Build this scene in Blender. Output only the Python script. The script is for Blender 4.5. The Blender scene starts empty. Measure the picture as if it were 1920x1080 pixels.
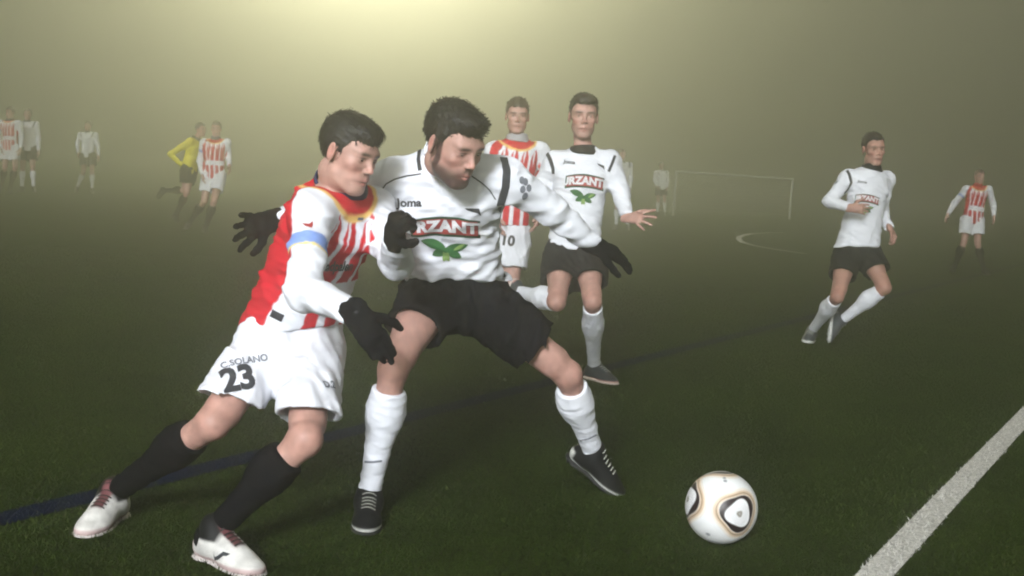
import bpy, bmesh, math, random
import numpy as np
from mathutils import Vector, Matrix
from mathutils.bvhtree import BVHTree
R_ = math.radians
SC = bpy.context.scene
COL = SC.collection
rng = np.random.default_rng(7)
random.seed(7)

# ------------------------------------------------------------------ camera
FPX = 2240.0                       # focal length in pixels of a 1920 wide frame
CAM = np.array([0.0, 0.0, 1.24])
PITCH = math.atan((540 - 317) / FPX)
ROLL = math.atan(0.0594)
_r = np.array([1.0, 0, 0]); _f = np.array([0, math.cos(PITCH), -math.sin(PITCH)]); _u = np.array([0, math.sin(PITCH), math.cos(PITCH)])
CR = math.cos(ROLL) * _r + math.sin(ROLL) * _u
CU = -math.sin(ROLL) * _r + math.cos(ROLL) * _u
CF = _f
cd = bpy.data.cameras.new('camera'); cam = bpy.data.objects.new('camera', cd); COL.objects.link(cam)
m = Matrix.Identity(4)
for i in range(3):
    m[i][0] = CR[i]; m[i][1] = CU[i]; m[i][2] = -CF[i]; m[i][3] = CAM[i]
cam.matrix_world = m
cd.sensor_width = 36; cd.lens = 36 * FPX / 1920; cd.clip_end = 1000; cd.clip_start = 0.05
SC.camera = cam

# ------------------------------------------------------------------ world, lights, exposure
w = bpy.data.worlds.new('World'); SC.world = w; w.use_nodes = True
bg = w.node_tree.nodes['Background']
bg.inputs[0].default_value = (0.70, 0.69, 0.56, 1); bg.inputs[1].default_value = 0.12
SUN_EL, SUN_AZ = R_(24), R_(-12)    # behind the photographer, a little to the left
sd = bpy.data.lights.new('sun', 'SUN'); sd.energy = 2.0; sd.angle = R_(15); sd.color = (0.88, 0.91, 1.0)
sun = bpy.data.objects.new('sun', sd); COL.objects.link(sun)
sdir = Vector((-math.sin(SUN_AZ) * math.cos(SUN_EL), math.cos(SUN_AZ) * math.cos(SUN_EL), -math.sin(SUN_EL)))
sun.rotation_euler = sdir.to_track_quat('-Z', 'Y').to_euler()
fd = bpy.data.lights.new('point_lamp', 'POINT'); fd.energy = 22500; fd.color = (1.0, 0.955, 0.72); fd.shadow_soft_size = 0.6
flood = bpy.data.objects.new('point_lamp', fd); COL.objects.link(flood)  # stadium lamp above the frame, glowing in the fog
# added unseen lamp behind the camera; its falloff stands in for a flash
bd = bpy.data.lights.new('added_fill_lamp', 'POINT'); bd.energy = 17500; bd.color = (0.90, 0.94, 1.0); bd.shadow_soft_size = 1.3
fill_lamp = bpy.data.objects.new('point_lamp', bd); COL.objects.link(fill_lamp); fill_lamp.location = (-3.4, -12.0, 7.2)
HAZE_DENSITY, HAZE_G, HAZE_TOP = 0.036, 0.89, 18.0
SC.view_settings.view_transform = 'Standard'; SC.view_settings.look = 'None'
SC.view_settings.exposure = 0.62; SC.view_settings.gamma = 1.0
cy = SC.cycles
cy.use_denoising = True
cy.volume_bounces = 4; cy.max_bounces = 10; cy.filter_width = 2.0
cy.sample_clamp_indirect = 4.0

# ------------------------------------------------------------------ pixel helpers: a pixel of the 1920x1080 photo plus its own depth
def at(px, py, d):
    v = CF + (px - 960) / FPX * CR - (py - 540) / FPX * CU
    return CAM + d * v
def ground(px, py, z=0.0):
    v = CF + (px - 960) / FPX * CR - (py - 540) / FPX * CU
    return CAM + v * ((z - CAM[2]) / v[2])
def depth_of(p): return float((np.asarray(p) - CAM) @ CF)
flood.location = at(712, -380, 50)
def nrm(v):
    v = np.asarray(v, float); return v / (np.linalg.norm(v) + 1e-12)

# ------------------------------------------------------------------ materials
def mat_base(name):
    m = bpy.data.materials.new(name); m.use_nodes = True
    return m, m.node_tree, m.node_tree.nodes['Principled BSDF']
def col_mat(name, rough=0.8, bump_scale=700, bump=0.25, var=0.12, var_scale=30, sss=0.0, spec=0.3, sheen=0.0, attr='Col', crease=0.0):
    """procedural material: the part's own colour pattern (attribute), broken up by noise, with a fine weave bump"""
    m, nt, b = mat_base(name)
    a = nt.nodes.new('ShaderNodeVertexColor'); a.layer_name = attr
    tc = nt.nodes.new('ShaderNodeTexCoord')
    n = nt.nodes.new('ShaderNodeTexNoise'); n.inputs['Scale'].default_value = var_scale; n.inputs['Detail'].default_value = 5
    nt.links.new(tc.outputs['Object'], n.inputs['Vector'])
    mr = nt.nodes.new('ShaderNodeMapRange'); mr.inputs['From Min'].default_value = 0.3; mr.inputs['From Max'].default_value = 0.7
    mr.inputs['To Min'].default_value = 1 - var; mr.inputs['To Max'].default_value = 1.0 + var * 0.3
    nt.links.new(n.outputs['Fac'], mr.inputs['Value'])
    mx = nt.nodes.new('ShaderNodeMix'); mx.data_type = 'RGBA'; mx.blend_type = 'MULTIPLY'; mx.inputs[0].default_value = 1
    nt.links.new(a.outputs['Color'], mx.inputs[6]); nt.links.new(mr.outputs['Result'], mx.inputs[7])
    nt.links.new(mx.outputs[2], b.inputs['Base Color'])
    b.inputs['Roughness'].default_value = rough
    b.inputs['Specular IOR Level'].default_value = spec
    if sss:
        b.inputs['Subsurface Weight'].default_value = sss; b.inputs['Subsurface Radius'].default_value = (0.012, 0.005, 0.003)
        b.inputs['Subsurface Scale'].default_value = 1.0
    if sheen: b.inputs['Sheen Weight'].default_value = sheen
    if bump:
        n2 = nt.nodes.new('ShaderNodeTexNoise'); n2.inputs['Scale'].default_value = bump_scale; n2.inputs['Detail'].default_value = 3
        nt.links.new(tc.outputs['Object'], n2.inputs['Vector'])
        bp = nt.nodes.new('ShaderNodeBump'); bp.inputs['Strength'].default_value = bump; bp.inputs['Distance'].default_value = 0.002
        nt.links.new(n2.outputs['Fac'], bp.inputs['Height']); nt.links.new(bp.outputs['Normal'], b.inputs['Normal'])
        if crease:
            mp = nt.nodes.new('ShaderNodeMapping'); mp.inputs['Scale'].default_value = (.8, .8, 1.7); mp.inputs['Rotation'].default_value = (.3, .5, 0); nt.links.new(tc.outputs['Object'], mp.inputs['Vector'])
            n3 = nt.nodes.new('ShaderNodeTexNoise'); n3.noise_type = 'RIDGED_MULTIFRACTAL'; n3.inputs['Scale'].default_value = 8.5; n3.inputs['Detail'].default_value = 2.5; n3.inputs['Distortion'].default_value = .6
            nt.links.new(mp.outputs['Vector'], n3.inputs['Vector'])
            b2 = nt.nodes.new('ShaderNodeBump'); b2.inputs['Strength'].default_value = crease; b2.inputs['Distance'].default_value = 0.012
            nt.links.new(n3.outputs['Fac'], b2.inputs['Height']); nt.links.new(b2.outputs['Normal'], bp.inputs['Normal'])
    return m
M_FAB = col_mat('knitted_fabric', 0.95, 260, 0.35, 0.07, 14, spec=0.0, crease=0.45)
M_SKIN = col_mat('skin', 0.52, 180, 0.30, 0.22, 30, sss=0.08, spec=0.36)
M_HAIR = col_mat('hair', 0.5, 420, 0.5, 0.4, 60, spec=0.3)
M_BOOT = col_mat('boot_leather', 0.55, 300, 0.2, 0.25, 30, spec=0.14)
M_EYE = col_mat('eyeball', 0.15, 100, 0.0, 0.0, 10, spec=0.5)
M_BALL = col_mat('ball_skin', 0.42, 500, 0.12, 0.06, 18, spec=0.4)
M_PRINT = {}
def print_mat(name, rgb, rough=0.6):
    if name in M_PRINT: return M_PRINT[name]
    m, nt, b = mat_base(name)
    n = nt.nodes.new('ShaderNodeTexNoise'); n.inputs['Scale'].default_value = 160; n.inputs['Detail'].default_value = 4
    tc = nt.nodes.new('ShaderNodeTexCoord'); nt.links.new(tc.outputs['Object'], n.inputs['Vector'])
    cr = nt.nodes.new('ShaderNodeValToRGB')
    cr.color_ramp.elements[0].color = (*[c * 0.8 for c in rgb], 1); cr.color_ramp.elements[1].color = (*[min(1, c * 1.12 + 0.004) for c in rgb], 1)
    nt.links.new(n.outputs['Fac'], cr.inputs['Fac']); nt.links.new(cr.outputs['Color'], b.inputs['Base Color'])
    b.inputs['Roughness'].default_value = rough; b.inputs['Specular IOR Level'].default_value = 0.05
    M_PRINT[name] = m; return m

# ------------------------------------------------------------------ mesh plumbing
def link_mesh(name, V, F, mat, parent=None, colors=None, smooth=True):
    """V: (n,3); F: (m,3|4) int array or list of index lists"""
    me = bpy.data.meshes.new(name)
    V = np.asarray(V, np.float32)
    if isinstance(F, np.ndarray):
        k = F.shape[1]
        me.vertices.add(len(V)); me.vertices.foreach_set('co', V.ravel())
        me.loops.add(F.size); me.loops.foreach_set('vertex_index', F.astype(np.int32).ravel())
        me.polygons.add(len(F)); me.polygons.foreach_set('loop_start', np.arange(0, F.size, k, dtype=np.int32))
        me.update(calc_edges=True); me.validate()
    else:
        me.from_pydata(V.tolist(), [], F)
    if smooth and len(me.polygons): me.polygons.foreach_set('use_smooth', np.ones(len(me.polygons), bool))
    if colors is not None:
        c = np.ones((len(V), 4), np.float32); c[:, :3] = colors
        at_ = me.color_attributes.new('Col', 'FLOAT_COLOR', 'POINT')
        at_.data.foreach_set('color', c.ravel())
    me.materials.append(mat)
    o = bpy.data.objects.new(name, me); COL.objects.link(o)
    if parent is not None: o.parent = parent
    return o
def tag(o, label=None, cat=None, group=None, kind=None):
    if label: o['label'] = label
    if cat: o['category'] = cat
    if group: o['group'] = group
    if kind: o['kind'] = kind
    return o

# ------------------------------------------------------------------ signed distance shapes
class Tube:
    """tapered, optionally flattened round bar A-B; rs = radii at even steps"""
    def __init__(s, A, B, rs, ax=None, sc=1.0):
        s.A = np.asarray(A, float); s.B = np.asarray(B, float); s.L = np.linalg.norm(s.B - s.A) + 1e-9
        s.e = (s.B - s.A) / s.L; s.rs = np.atleast_1d(np.asarray(rs, float)); s.sc = sc
        if ax is not None:
            ax = np.asarray(ax, float); ax = ax - (ax @ s.e) * s.e; s.ax = nrm(ax)
        else: s.ax = None
        r = s.rs.max() * max(1, sc)
        s.lo = np.minimum(s.A, s.B) - r; s.hi = np.maximum(s.A, s.B) + r
    def __call__(s, X, Y, Z):
        x = X - s.A[0]; y = Y - s.A[1]; z = Z - s.A[2]
        t = x * s.e[0] + y * s.e[1] + z * s.e[2]
        tc = np.clip(t, 0, s.L)
        d2 = x * x + y * y + z * z - 2 * t * tc + tc * tc
        if s.ax is not None:
            c = x * s.ax[0] + y * s.ax[1] + z * s.ax[2]
            d2 = d2 + c * c * (1 / s.sc ** 2 - 1)
        if len(s.rs) == 1: r = s.rs[0]
        elif len(s.rs) == 2: r = s.rs[0] + (s.rs[1] - s.rs[0]) / s.L * tc
        else: r = np.interp(tc / s.L, np.linspace(0, 1, len(s.rs)), s.rs)
        return np.sqrt(np.maximum(d2, 0)) - r
class Ell:
    def __init__(s, c, rad, M=np.eye(3)):
        s.c = np.asarray(c, float); s.r = np.asarray(rad, float); s.M = np.asarray(M, float)   # columns of M are the axes
        R = s.r.max(); s.lo = s.c - R; s.hi = s.c + R
    def __call__(s, X, Y, Z):
        x = X - s.c[0]; y = Y - s.c[1]; z = Z - s.c[2]
        q = 0
        for i in range(3):
            a = s.M[:, i]
            q = q + ((x * a[0] + y * a[1] + z * a[2]) / s.r[i]) ** 2
        return (np.sqrt(q) - 1) * s.r.min()
class Trunk:
    """lofted trunk: centres along a spine, half width a, half depth b, sideways axis turning from hips to shoulders"""
    def __init__(s, cs, a, b, u0, u1):
        s.cs = np.asarray(cs, float); s.a = np.asarray(a, float); s.b = np.asarray(b, float)
        s.L = np.linalg.norm(s.cs[-1] - s.cs[0]); s.e = (s.cs[-1] - s.cs[0]) / s.L
        s.ts = (s.cs - s.cs[0]) @ s.e
        s.u0 = nrm(u0 - (u0 @ s.e) * s.e); s.u1 = nrm(u1 - (u1 @ s.e) * s.e)
        r = max(s.a.max(), s.b.max()); s.lo = s.cs.min(0) - r; s.hi = s.cs.max(0) + r
    def local(s, X, Y, Z):
        c0 = s.cs[0]
        t = (X - c0[0]) * s.e[0] + (Y - c0[1]) * s.e[1] + (Z - c0[2]) * s.e[2]
        tc = np.clip(t, 0, s.L)
        x = X - np.interp(tc, s.ts, s.cs[:, 0]); y = Y - np.interp(tc, s.ts, s.cs[:, 1]); z = Z - np.interp(tc, s.ts, s.cs[:, 2])
        k = tc / s.L
        ux = s.u0[0] + (s.u1[0] - s.u0[0]) * k; uy = s.u0[1] + (s.u1[1] - s.u0[1]) * k; uz = s.u0[2] + (s.u1[2] - s.u0[2]) * k
        il = 1 / np.sqrt(ux * ux + uy * uy + uz * uz); ux = ux * il; uy = uy * il; uz = uz * il
        # front = u x e
        fx = uy * s.e[2] - uz * s.e[1]; fy = uz * s.e[0] - ux * s.e[2]; fz = ux * s.e[1] - uy * s.e[0]
        return x * ux + y * uy + z * uz, x * fx + y * fy + z * fz, tc, t - tc
    def __call__(s, X, Y, Z):
        cu, cf, tc, ex = s.local(X, Y, Z)
        a = np.interp(tc, s.ts, s.a); b = np.interp(tc, s.ts, s.b); mn = np.minimum(a, b)
        p = 2.3
        q = (np.abs(cu / a) ** p + np.abs(cf / b) ** p + np.abs(ex / mn) ** p) ** (1 / p)
        return (q - 1) * mn
def axes_for(lo, hi, vox, fine):
    out = []
    for i in range(3):
        xs = [lo[i]]
        while xs[-1] < hi[i]:
            st = vox
            for (fl, fh, fv) in fine:
                if fl[i] - vox <= xs[-1] <= fh[i]: st = min(st, fv)
            xs.append(xs[-1] + st)
        out.append(np.array(xs))
    return out
def smin(a, b, k):
    if k <= 0: return np.minimum(a, b)
    h = np.maximum(k - np.abs(a - b), 0) / k
    return np.minimum(a, b) - h * h * k * 0.25
def carve(ops, vox, fine=(), cuts=(), wave=None, late=()):
    """ops: list of (sign, shape, blend). cuts: (point, normal): what lies on the normal's side goes. Returns V, F (quads)."""
    lo = np.min([o[1].lo for o in ops if o[0] > 0], axis=0) - 2.5 * vox - 0.004
    hi = np.max([o[1].hi for o in ops if o[0] > 0], axis=0) + 2.5 * vox + 0.004
    ax = axes_for(lo, hi, vox, fine)
    D = np.full([len(a) for a in ax], 0.5, np.float32)
    for sg, sh, k in ops:
        pad = k + 2.2 * vox + 0.01
        sl = []
        for i in range(3):
            i0 = np.searchsorted(ax[i], sh.lo[i] - pad); i1 = np.searchsorted(ax[i], sh.hi[i] + pad)
            sl.append(slice(max(0, i0 - 1), min(len(ax[i]), i1 + 1)))
        if any(s.stop <= s.start for s in sl): continue
        X = ax[0][sl[0]][:, None, None]; Y = ax[1][sl[1]][None, :, None]; Z = ax[2][sl[2]][None, None, :]
        d = sh(X, Y, Z).astype(np.float32)
        sub = D[sl[0], sl[1], sl[2]]
        if sg > 0: D[sl[0], sl[1], sl[2]] = smin(sub, d, k)
        else: D[sl[0], sl[1], sl[2]] = -smin(-sub, d, k)
    if wave is not None:
        ix = np.nonzero(np.abs(D) < 0.03)
        D[ix] += wave(ax[0][ix[0]], ax[1][ix[1]], ax[2][ix[2]]).astype(np.float32)
    for sh in late:
        pad = .03; sl = []
        for i in range(3): sl.append(slice(max(0, np.searchsorted(ax[i], sh.lo[i] - pad)), min(len(ax[i]), np.searchsorted(ax[i], sh.hi[i] + pad) + 1)))
        X = ax[0][sl[0]][:, None, None]; Y = ax[1][sl[1]][None, :, None]; Z = ax[2][sl[2]][None, None, :]
        d = sh(X, Y, Z)
        if wave is not None: d = d + wave(X, Y, Z)
        D[sl[0], sl[1], sl[2]] = np.maximum(D[sl[0], sl[1], sl[2]], -d.astype(np.float32))
    for (p, n) in cuts:
        n = nrm(n); p = np.asarray(p)
        pl = (ax[0] - p[0])[:, None, None] * n[0] + (ax[1] - p[1])[None, :, None] * n[1] + (ax[2] - p[2])[None, None, :] * n[2]
        D = np.maximum(D, pl.astype(np.float32))
    return nets(D, ax)
def nets(D, ax):
    S = D < 0
    nx, ny, nz = D.shape
    c = np.zeros((nx - 1, ny - 1, nz - 1), np.uint8)
    for i in (0, 1):
        for j in (0, 1):
            for k in (0, 1):
                c += S[i:nx - 1 + i, j:ny - 1 + j, k:nz - 1 + k]
    act = (c > 0) & (c < 8)
    I, J, K = np.nonzero(act)
    idx = np.full(act.shape, -1, np.int32); idx[I, J, K] = np.arange(len(I))
    acc = np.zeros((len(I), 3)); cnt = np.zeros(len(I))
    corners = [(i, j, k) for i in (0, 1) for j in (0, 1) for k in (0, 1)]
    for a in corners:
        for axis in range(3):
            if a[axis] == 1: continue
            b = list(a); b[axis] = 1
            da = D[I + a[0], J + a[1], K + a[2]]; db = D[I + b[0], J + b[1], K + b[2]]
            cr = (da < 0) != (db < 0)
            t = np.where(cr, da / np.where(cr, da - db, 1), 0)
            pa = np.stack([ax[0][I + a[0]], ax[1][J + a[1]], ax[2][K + a[2]]], 1)
            pb = np.stack([ax[0][I + b[0]], ax[1][J + b[1]], ax[2][K + b[2]]], 1)
            acc += np.where(cr[:, None], pa + (pb - pa) * t[:, None], 0); cnt += cr
    V = acc / cnt[:, None]
    Q = []
    for axis in range(3):
        s0 = [slice(None)] * 3; s1 = [slice(None)] * 3
        s0[axis] = slice(0, -1); s1[axis] = slice(1, None)
        A = S[tuple(s0)]; B = S[tuple(s1)]
        o = [x for x in range(3) if x != axis]
        e = np.nonzero(A != B)
        e = np.array(e)
        ok = (e[o[0]] > 0) & (e[o[1]] > 0) & (e[o[0]] < D.shape[o[0]] - 1) & (e[o[1]] < D.shape[o[1]] - 1)
        e = e[:, ok]
        flip = A[tuple(e)]
        def cell(d0, d1):
            q = e.copy(); q[o[0]] += d0; q[o[1]] += d1
            return idx[q[0], q[1], q[2]]
        q = np.stack([cell(-1, -1), cell(0, -1), cell(0, 0), cell(-1, 0)], 1)
        if axis == 1: flip = ~flip
        q[~flip] = q[~flip][:, ::-1]
        Q.append(q)
    F = np.concatenate(Q)
    F = F[(F >= 0).all(1)]
    return V, F
def soften(V, F, n=2, lam=0.5):
    for _ in range(n):
        s = np.zeros_like(V); c = np.zeros(len(V))
        for i in range(4):
            a = F[:, i]; b = F[:, (i + 1) % 4]
            for k in range(3):
                s[:, k] += np.bincount(a, V[b, k], len(V)) + np.bincount(b, V[a, k], len(V))
            c += np.bincount(a, minlength=len(V)) + np.bincount(b, minlength=len(V))
        V = V + lam * (s / np.maximum(c, 1)[:, None] - V)
    return V
def vnormals(V, F):
    n = np.cross(V[F[:, 2]] - V[F[:, 0]], V[F[:, 3 % F.shape[1]]] - V[F[:, 1]])
    N = np.zeros_like(V)
    for i in range(F.shape[1]):
        for k in range(3): N[:, k] += np.bincount(F[:, i], n[:, k], len(V))
    return N / (np.linalg.norm(N, axis=1)[:, None] + 1e-12)
def folds(seed, amp, wl, main=None, stretch=2.2):
    """cloth folds: a few warped waves, mostly across the direction main"""
    g = np.random.default_rng(seed); ws = []
    for i in range(6):
        k = g.normal(size=3)
        if main is not None and i < 4:
            mm = nrm(main); k = k * 0.45 + mm * np.sign(g.normal()) * stretch * 0.8
        k = nrm(k) * 2 * math.pi / (wl * g.uniform(0.7, 1.5)); ws.append((k, g.uniform(0, 6.28), nrm(g.normal(size=3)) * 2 * math.pi / (wl * 2.6), g.uniform(0, 6.28)))
    def f(x, y, z):
        s = 0
        for k, p, k2, p2 in ws:
            wv = np.sin(k2[0] * x + k2[1] * y + k2[2] * z + p2)
            s = s + (1 - np.abs(np.sin(0.5 * (k[0] * x + k[1] * y + k[2] * z + p + 1.8 * wv))) * 2) * (0.5 + 0.5 * np.sin(1.7 * (k2[2] * x + k2[0] * y + k2[1] * z) + p))
        f_ = 0
        for k, p, k2, p2 in ws[:4]:
            f_ = f_ + np.sin(2.6 * (k[0] * x + k[1] * y + k[2] * z) + p2 + 2.2 * np.sin(k2[0] * x + k2[1] * y + k2[2] * z + p)) * (.5 + .5 * np.sin(1.3 * (k2[1] * x + k2[2] * y + k2[0] * z) + p2))
        return -amp * (s / 2.0 + f_ * .20)
    return f

# ------------------------------------------------------------------ prints lying on cloth
class Cloth:
    def __init__(s, o, V, F):
        s.o = o; s.b = BVHTree.FromPolygons([Vector(v) for v in V], [tuple(int(i) for i in f) for f in F])
    def shoot(s, px, py):
        v = nrm(CF + (px - 960) / FPX * CR - (py - 540) / FPX * CU)
        h = s.b.ray_cast(Vector(CAM), Vector(v))
        if h[0] is None: return None
        return np.array(h[0]), np.array(h[1])
    def drape(s, P, n, off):
        """drop points onto the cloth along -n"""
        out = []
        for p in P:
            h = s.b.ray_cast(Vector(p + n * 0.10), Vector(-n), 0.22)
            if h[0] is None:
                h2 = s.b.find_nearest(Vector(p)); q = np.array(h2[0]) + np.array(h2[1]) * off
            else: q = np.array(h[0]) + n * off
            out.append(q)
        return np.array(out)
def fine_tris(verts, faces, maxlen):
    bm = bmesh.new(); vs = [bm.verts.new((v[0], v[1], 0)) for v in verts]
    for f in faces:
        try: bm.faces.new([vs[i] for i in f])
        except ValueError: pass
    bmesh.ops.triangulate(bm, faces=bm.faces[:])
    for _ in range(5):
        es = [e for e in bm.edges if e.calc_length() > maxlen]
        if not es: break
        bmesh.ops.subdivide_edges(bm, edges=es, cuts=1)
        bmesh.ops.triangulate(bm, faces=bm.faces[:])
    bm.verts.ensure_lookup_table(); bm.verts.index_update()
    V = np.array([v.co[:] for v in bm.verts]); F = np.array([[v.index for v in f.verts] for f in bm.faces])
    bm.free(); return V, F
def text_shape(s, height, bold=0.0, sx=1.0, arch=0.0):
    cu = bpy.data.curves.new('lettering', 'FONT'); cu.body = s; cu.align_x = 'CENTER'; cu.align_y = 'CENTER'; cu.size = height / 0.7; cu.offset = bold; cu.resolution_u = 3
    o = bpy.data.objects.new('lettering', cu)
    me = o.to_mesh()
    V = np.array([v.co[:] for v in me.vertices]); F = [list(p.vertices) for p in me.polygons]
    o.to_mesh_clear(); bpy.data.objects.remove(o); bpy.data.curves.remove(cu)
    V[:, 0] *= sx
    if arch: V[:, 1] -= arch * V[:, 0] ** 2
    return V, F
def poly_shape(pts): return np.array([[p[0], p[1], 0] for p in pts]), [list(range(len(pts)))]
def place_print(name, cloth, px, py, shape, mat, upv, off=0.0025, maxlen=0.014, label=None, parent=None, dx=0.0, dy=0.0):
    h = cloth.shoot(px, py)
    if h is None: print('MISS', name, px, py); return None
    O, n = h
    n = nrm(n * 0.55 + nrm(CAM - O) * 0.45)
    up = nrm(upv - (upv @ n) * n); rt = np.cross(up, n)
    V, F = fine_tris(shape[0], shape[1], maxlen)
    P = O + (V[:, :1] + dx) * rt + (V[:, 1:2] + dy) * up
    Q = cloth.drape(P, n, off)
    o = link_mesh(name, Q, F, mat, parent or cloth.o)
    if label: o['label'] = label
    return o
def ribbon(name, cloth, pts, width, mat, off=0.002, label=None, parent=None):
    """a band sewn along a path over the cloth"""
    P = []
    for (x0, y0), (x1, y1) in zip(pts[:-1], pts[1:]):
        k = max(2, int(math.hypot(x1 - x0, y1 - y0) / 6))
        for i in range(k): P.append((x0 + (x1 - x0) * i / k, y0 + (y1 - y0) * i / k))
    P.append(pts[-1])
    H = [cloth.shoot(*p) for p in P]; H = [h for h in H if h is not None]
    if len(H) < 3: print('MISS ribbon', name); return None
    C = np.array([h[0] for h in H]); N = np.array([h[1] for h in H])
    V = []; F = []
    for i in range(len(C)):
        t = nrm(C[min(i + 1, len(C) - 1)] - C[max(i - 1, 0)]); sd_ = nrm(np.cross(t, N[i]))
        for k in (-1, -0.33, 0.33, 1):
            q = C[i] + sd_ * width * 0.5 * k
            hn = cloth.b.find_nearest(Vector(q)); V.append(np.array(hn[0]) + np.array(hn[1]) * off)
        if i:
            for k in range(3): F.append([4 * i - 4 + k, 4 * i - 3 + k, 4 * i + 1 + k, 4 * i + k])
    o = link_mesh(name, np.array(V), np.array(F), mat, parent or cloth.o)
    if label: o['label'] = label
    return o

# ------------------------------------------------------------------ head, hand, boot shapes
def head_frame(yaw, pitch, roll):
    y, p = R_(yaw), R_(pitch)
    F = np.array([math.sin(y) * math.cos(p), -math.cos(y) * math.cos(p), -math.sin(p)])
    X = nrm(np.cross(F, [0, 0, 1])); U = np.cross(X, F)
    r = R_(roll); X2 = X * math.cos(r) + U * math.sin(r); U2 = U * math.cos(r) - X * math.sin(r)
    return np.stack([X2, F, U2], 1)          # columns: sideways, forward, up
def head_ops(c, M, s, fat=1.0):
    P = lambda x, y, z: c + s * (M @ np.array([x, y, z]))
    E = lambda x, y, z, a, b, d: Ell(P(x, y, z), np.array([a, b, d]) * s, M)
    T = lambda a, b, rs: Tube(P(*a), P(*b), np.array(rs) * s)
    o = [(1, E(0, -.014, .034, .074, .096, .082), .0), (1, E(0, .030, -.024, .0575 * fat, .058, .084), .035),
         (1, E(0, .032, -.072, .049 * fat, .050, .040), .03), (1, E(0, .074, -.103, .021, .016, .015), .024),
         (1, T((-.045 * fat, .002, -.060), (-.017, .064, -.102), [.013, .012]), .025), (1, T((.045 * fat, .002, -.060), (.017, .064, -.102), [.013, .012]), .025),
         (1, T((-.040, .074, .021), (.040, .074, .021), [.011, .014, .013, .014, .011]), .022),
         (1, E(-.043, .057, -.022, .018, .018, .014), .022), (1, E(.043, .057, -.022, .018, .018, .014), .022)]
    for sx in (-1, 1):
        o.append((-1, E(sx * .033, .096, .000, .019, .017, .012), .014))
        o.append((1, E(sx * .033, .071, .001, .0175, .0155, .0140), .005))
        o.append((1, T((sx * .048, .068, .009), (sx * .020, .080, .010), [.004, .0045]), .006))
        o.append((-1, E(sx * .033, .092, -.0015, 0.0150, .0125, .0050), .002))
    o += [(1, T((0, .083, .014), (0, .1045, -.029), [.0065, .0068, .0092]), .012),
          (1, E(-.0120, .094, -.034, .0070, .0100, .0068), .007), (1, E(.0120, .094, -.034, .0070, .0100, .0068), .007),
          (-1, E(-.0075, .100, -.043, .004, .006, .004), .003), (-1, E(.0075, .100, -.043, .004, .006, .004), .003),
          (1, E(0, .078, -.062, .026, .014, .016), .014),
          (1, T((-.023, .080, -.067), (0, .0935, -.064), [.003, .0068]), .005), (1, T((.023, .080, -.067), (0, .0935, -.064), [.003, .0062]), .005),
          (1, T((-.021, .079, -.071), (0, .0910, -.0765), [.003, .0068]), .004), (1, T((.021, .079, -.071), (0, .0910, -.0765), [.003, .0068]), .004),
          (-1, T((-.022, .0835, -.0705), (0, .0965, -.0698), [.0012, .0024]), .003), (-1, T((.022, .0835, -.0705), (0, .0965, -.0698), [.0012, .0024]), .003)]
    for sx in (-1, 1):
        em = M @ np.array([[math.cos(.35), -sx * math.sin(.35), 0], [sx * math.sin(.35), math.cos(.35), 0], [0, 0, 1]]).T
        o.append((1, Ell(P(sx * .076, -.012, -.008), np.array([.009, .019, .032]) * s, em), .006))
        o.append((-1, Ell(P(sx * .087, -.006, -.004), np.array([.007, .010, .018]) * s, em), .004))
    return o, P
def skin_colors(V, tone, heads):
    C = np.tile(np.array(tone), (len(V), 1))
    for (c, M, s, st) in heads:
        L = (V - c) @ M / s
        x, y, z = L[:, 0], L[:, 1], L[:, 2]
        inh = (np.abs(x) < .1) & (np.abs(y) < .135) & (z > -.13) & (z < .13)
        def blob(cx, cy_, cz, a, b, d): return inh * np.exp(-(((np.abs(x) - cx) / a) ** 2 + ((y - cy_) / b) ** 2 + ((z - cz) / d) ** 2))
        def mix(C, wgt, rgb): return C + wgt[:, None] * (np.array(rgb) - C)
        red = np.array(tone) * np.array([1.02, .70, .68])
        C = mix(C, .65 * blob(.045, .06, -.032, .02, .04, .02), red)
        C = mix(C, .55 * blob(0, .11, -.03, .012, .03, .014), red)
        C = mix(C, .6 * blob(.082, -.01, -.008, .014, .03, .03), red)
        C = mix(C, np.clip(1.25 * blob(.032, .088, .0200, .021, .05, .0056), 0, 1) * .92, st['brow'])
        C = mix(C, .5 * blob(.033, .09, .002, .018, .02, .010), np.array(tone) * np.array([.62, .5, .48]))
        C = mix(C, .85 * np.clip(1.3 * blob(.033, .088, .0058, .0165, .03, .0021), 0, 1), np.array(tone) * .10)
        lip = np.clip(1.3 * blob(0, .092, -.070, .025, .02, .0095), 0, 1)
        C = mix(C, .9 * lip, np.array(tone) * np.array([.74, .42, .44]))
        C = mix(C, np.clip(1.5 * blob(0, .088, -.0698, .026, .02, .0022), 0, 1), np.array(tone) * .3)
        C = mix(C, .8 * blob(.0075, .102, -.043, .004, .01, .004), np.array(tone) * .25)
        if st.get('stubble'):
            jaw = inh * np.clip((-.042 - z) / .02, 0, 1) * np.clip((y + .015) / .02, 0, 1) * (1 - lip)
            jaw = jaw * (1 - .6 * blob(.042, .065, -.05, .018, .04, .018))
            ml = np.clip(1.4 * blob(0, .098, -.053, .026, .03, .007), 0, 1)
            sb = inh * np.clip((.018 - np.abs(y - .012)) / .008, 0, 1) * (z < .02) * (z > -.07)
            C = mix(C, st['stubble'] * np.clip(np.maximum(np.maximum(jaw, ml * .8), sb), 0, 1), np.array(tone) * np.array([.15, .14, .15]))
    return C
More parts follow.
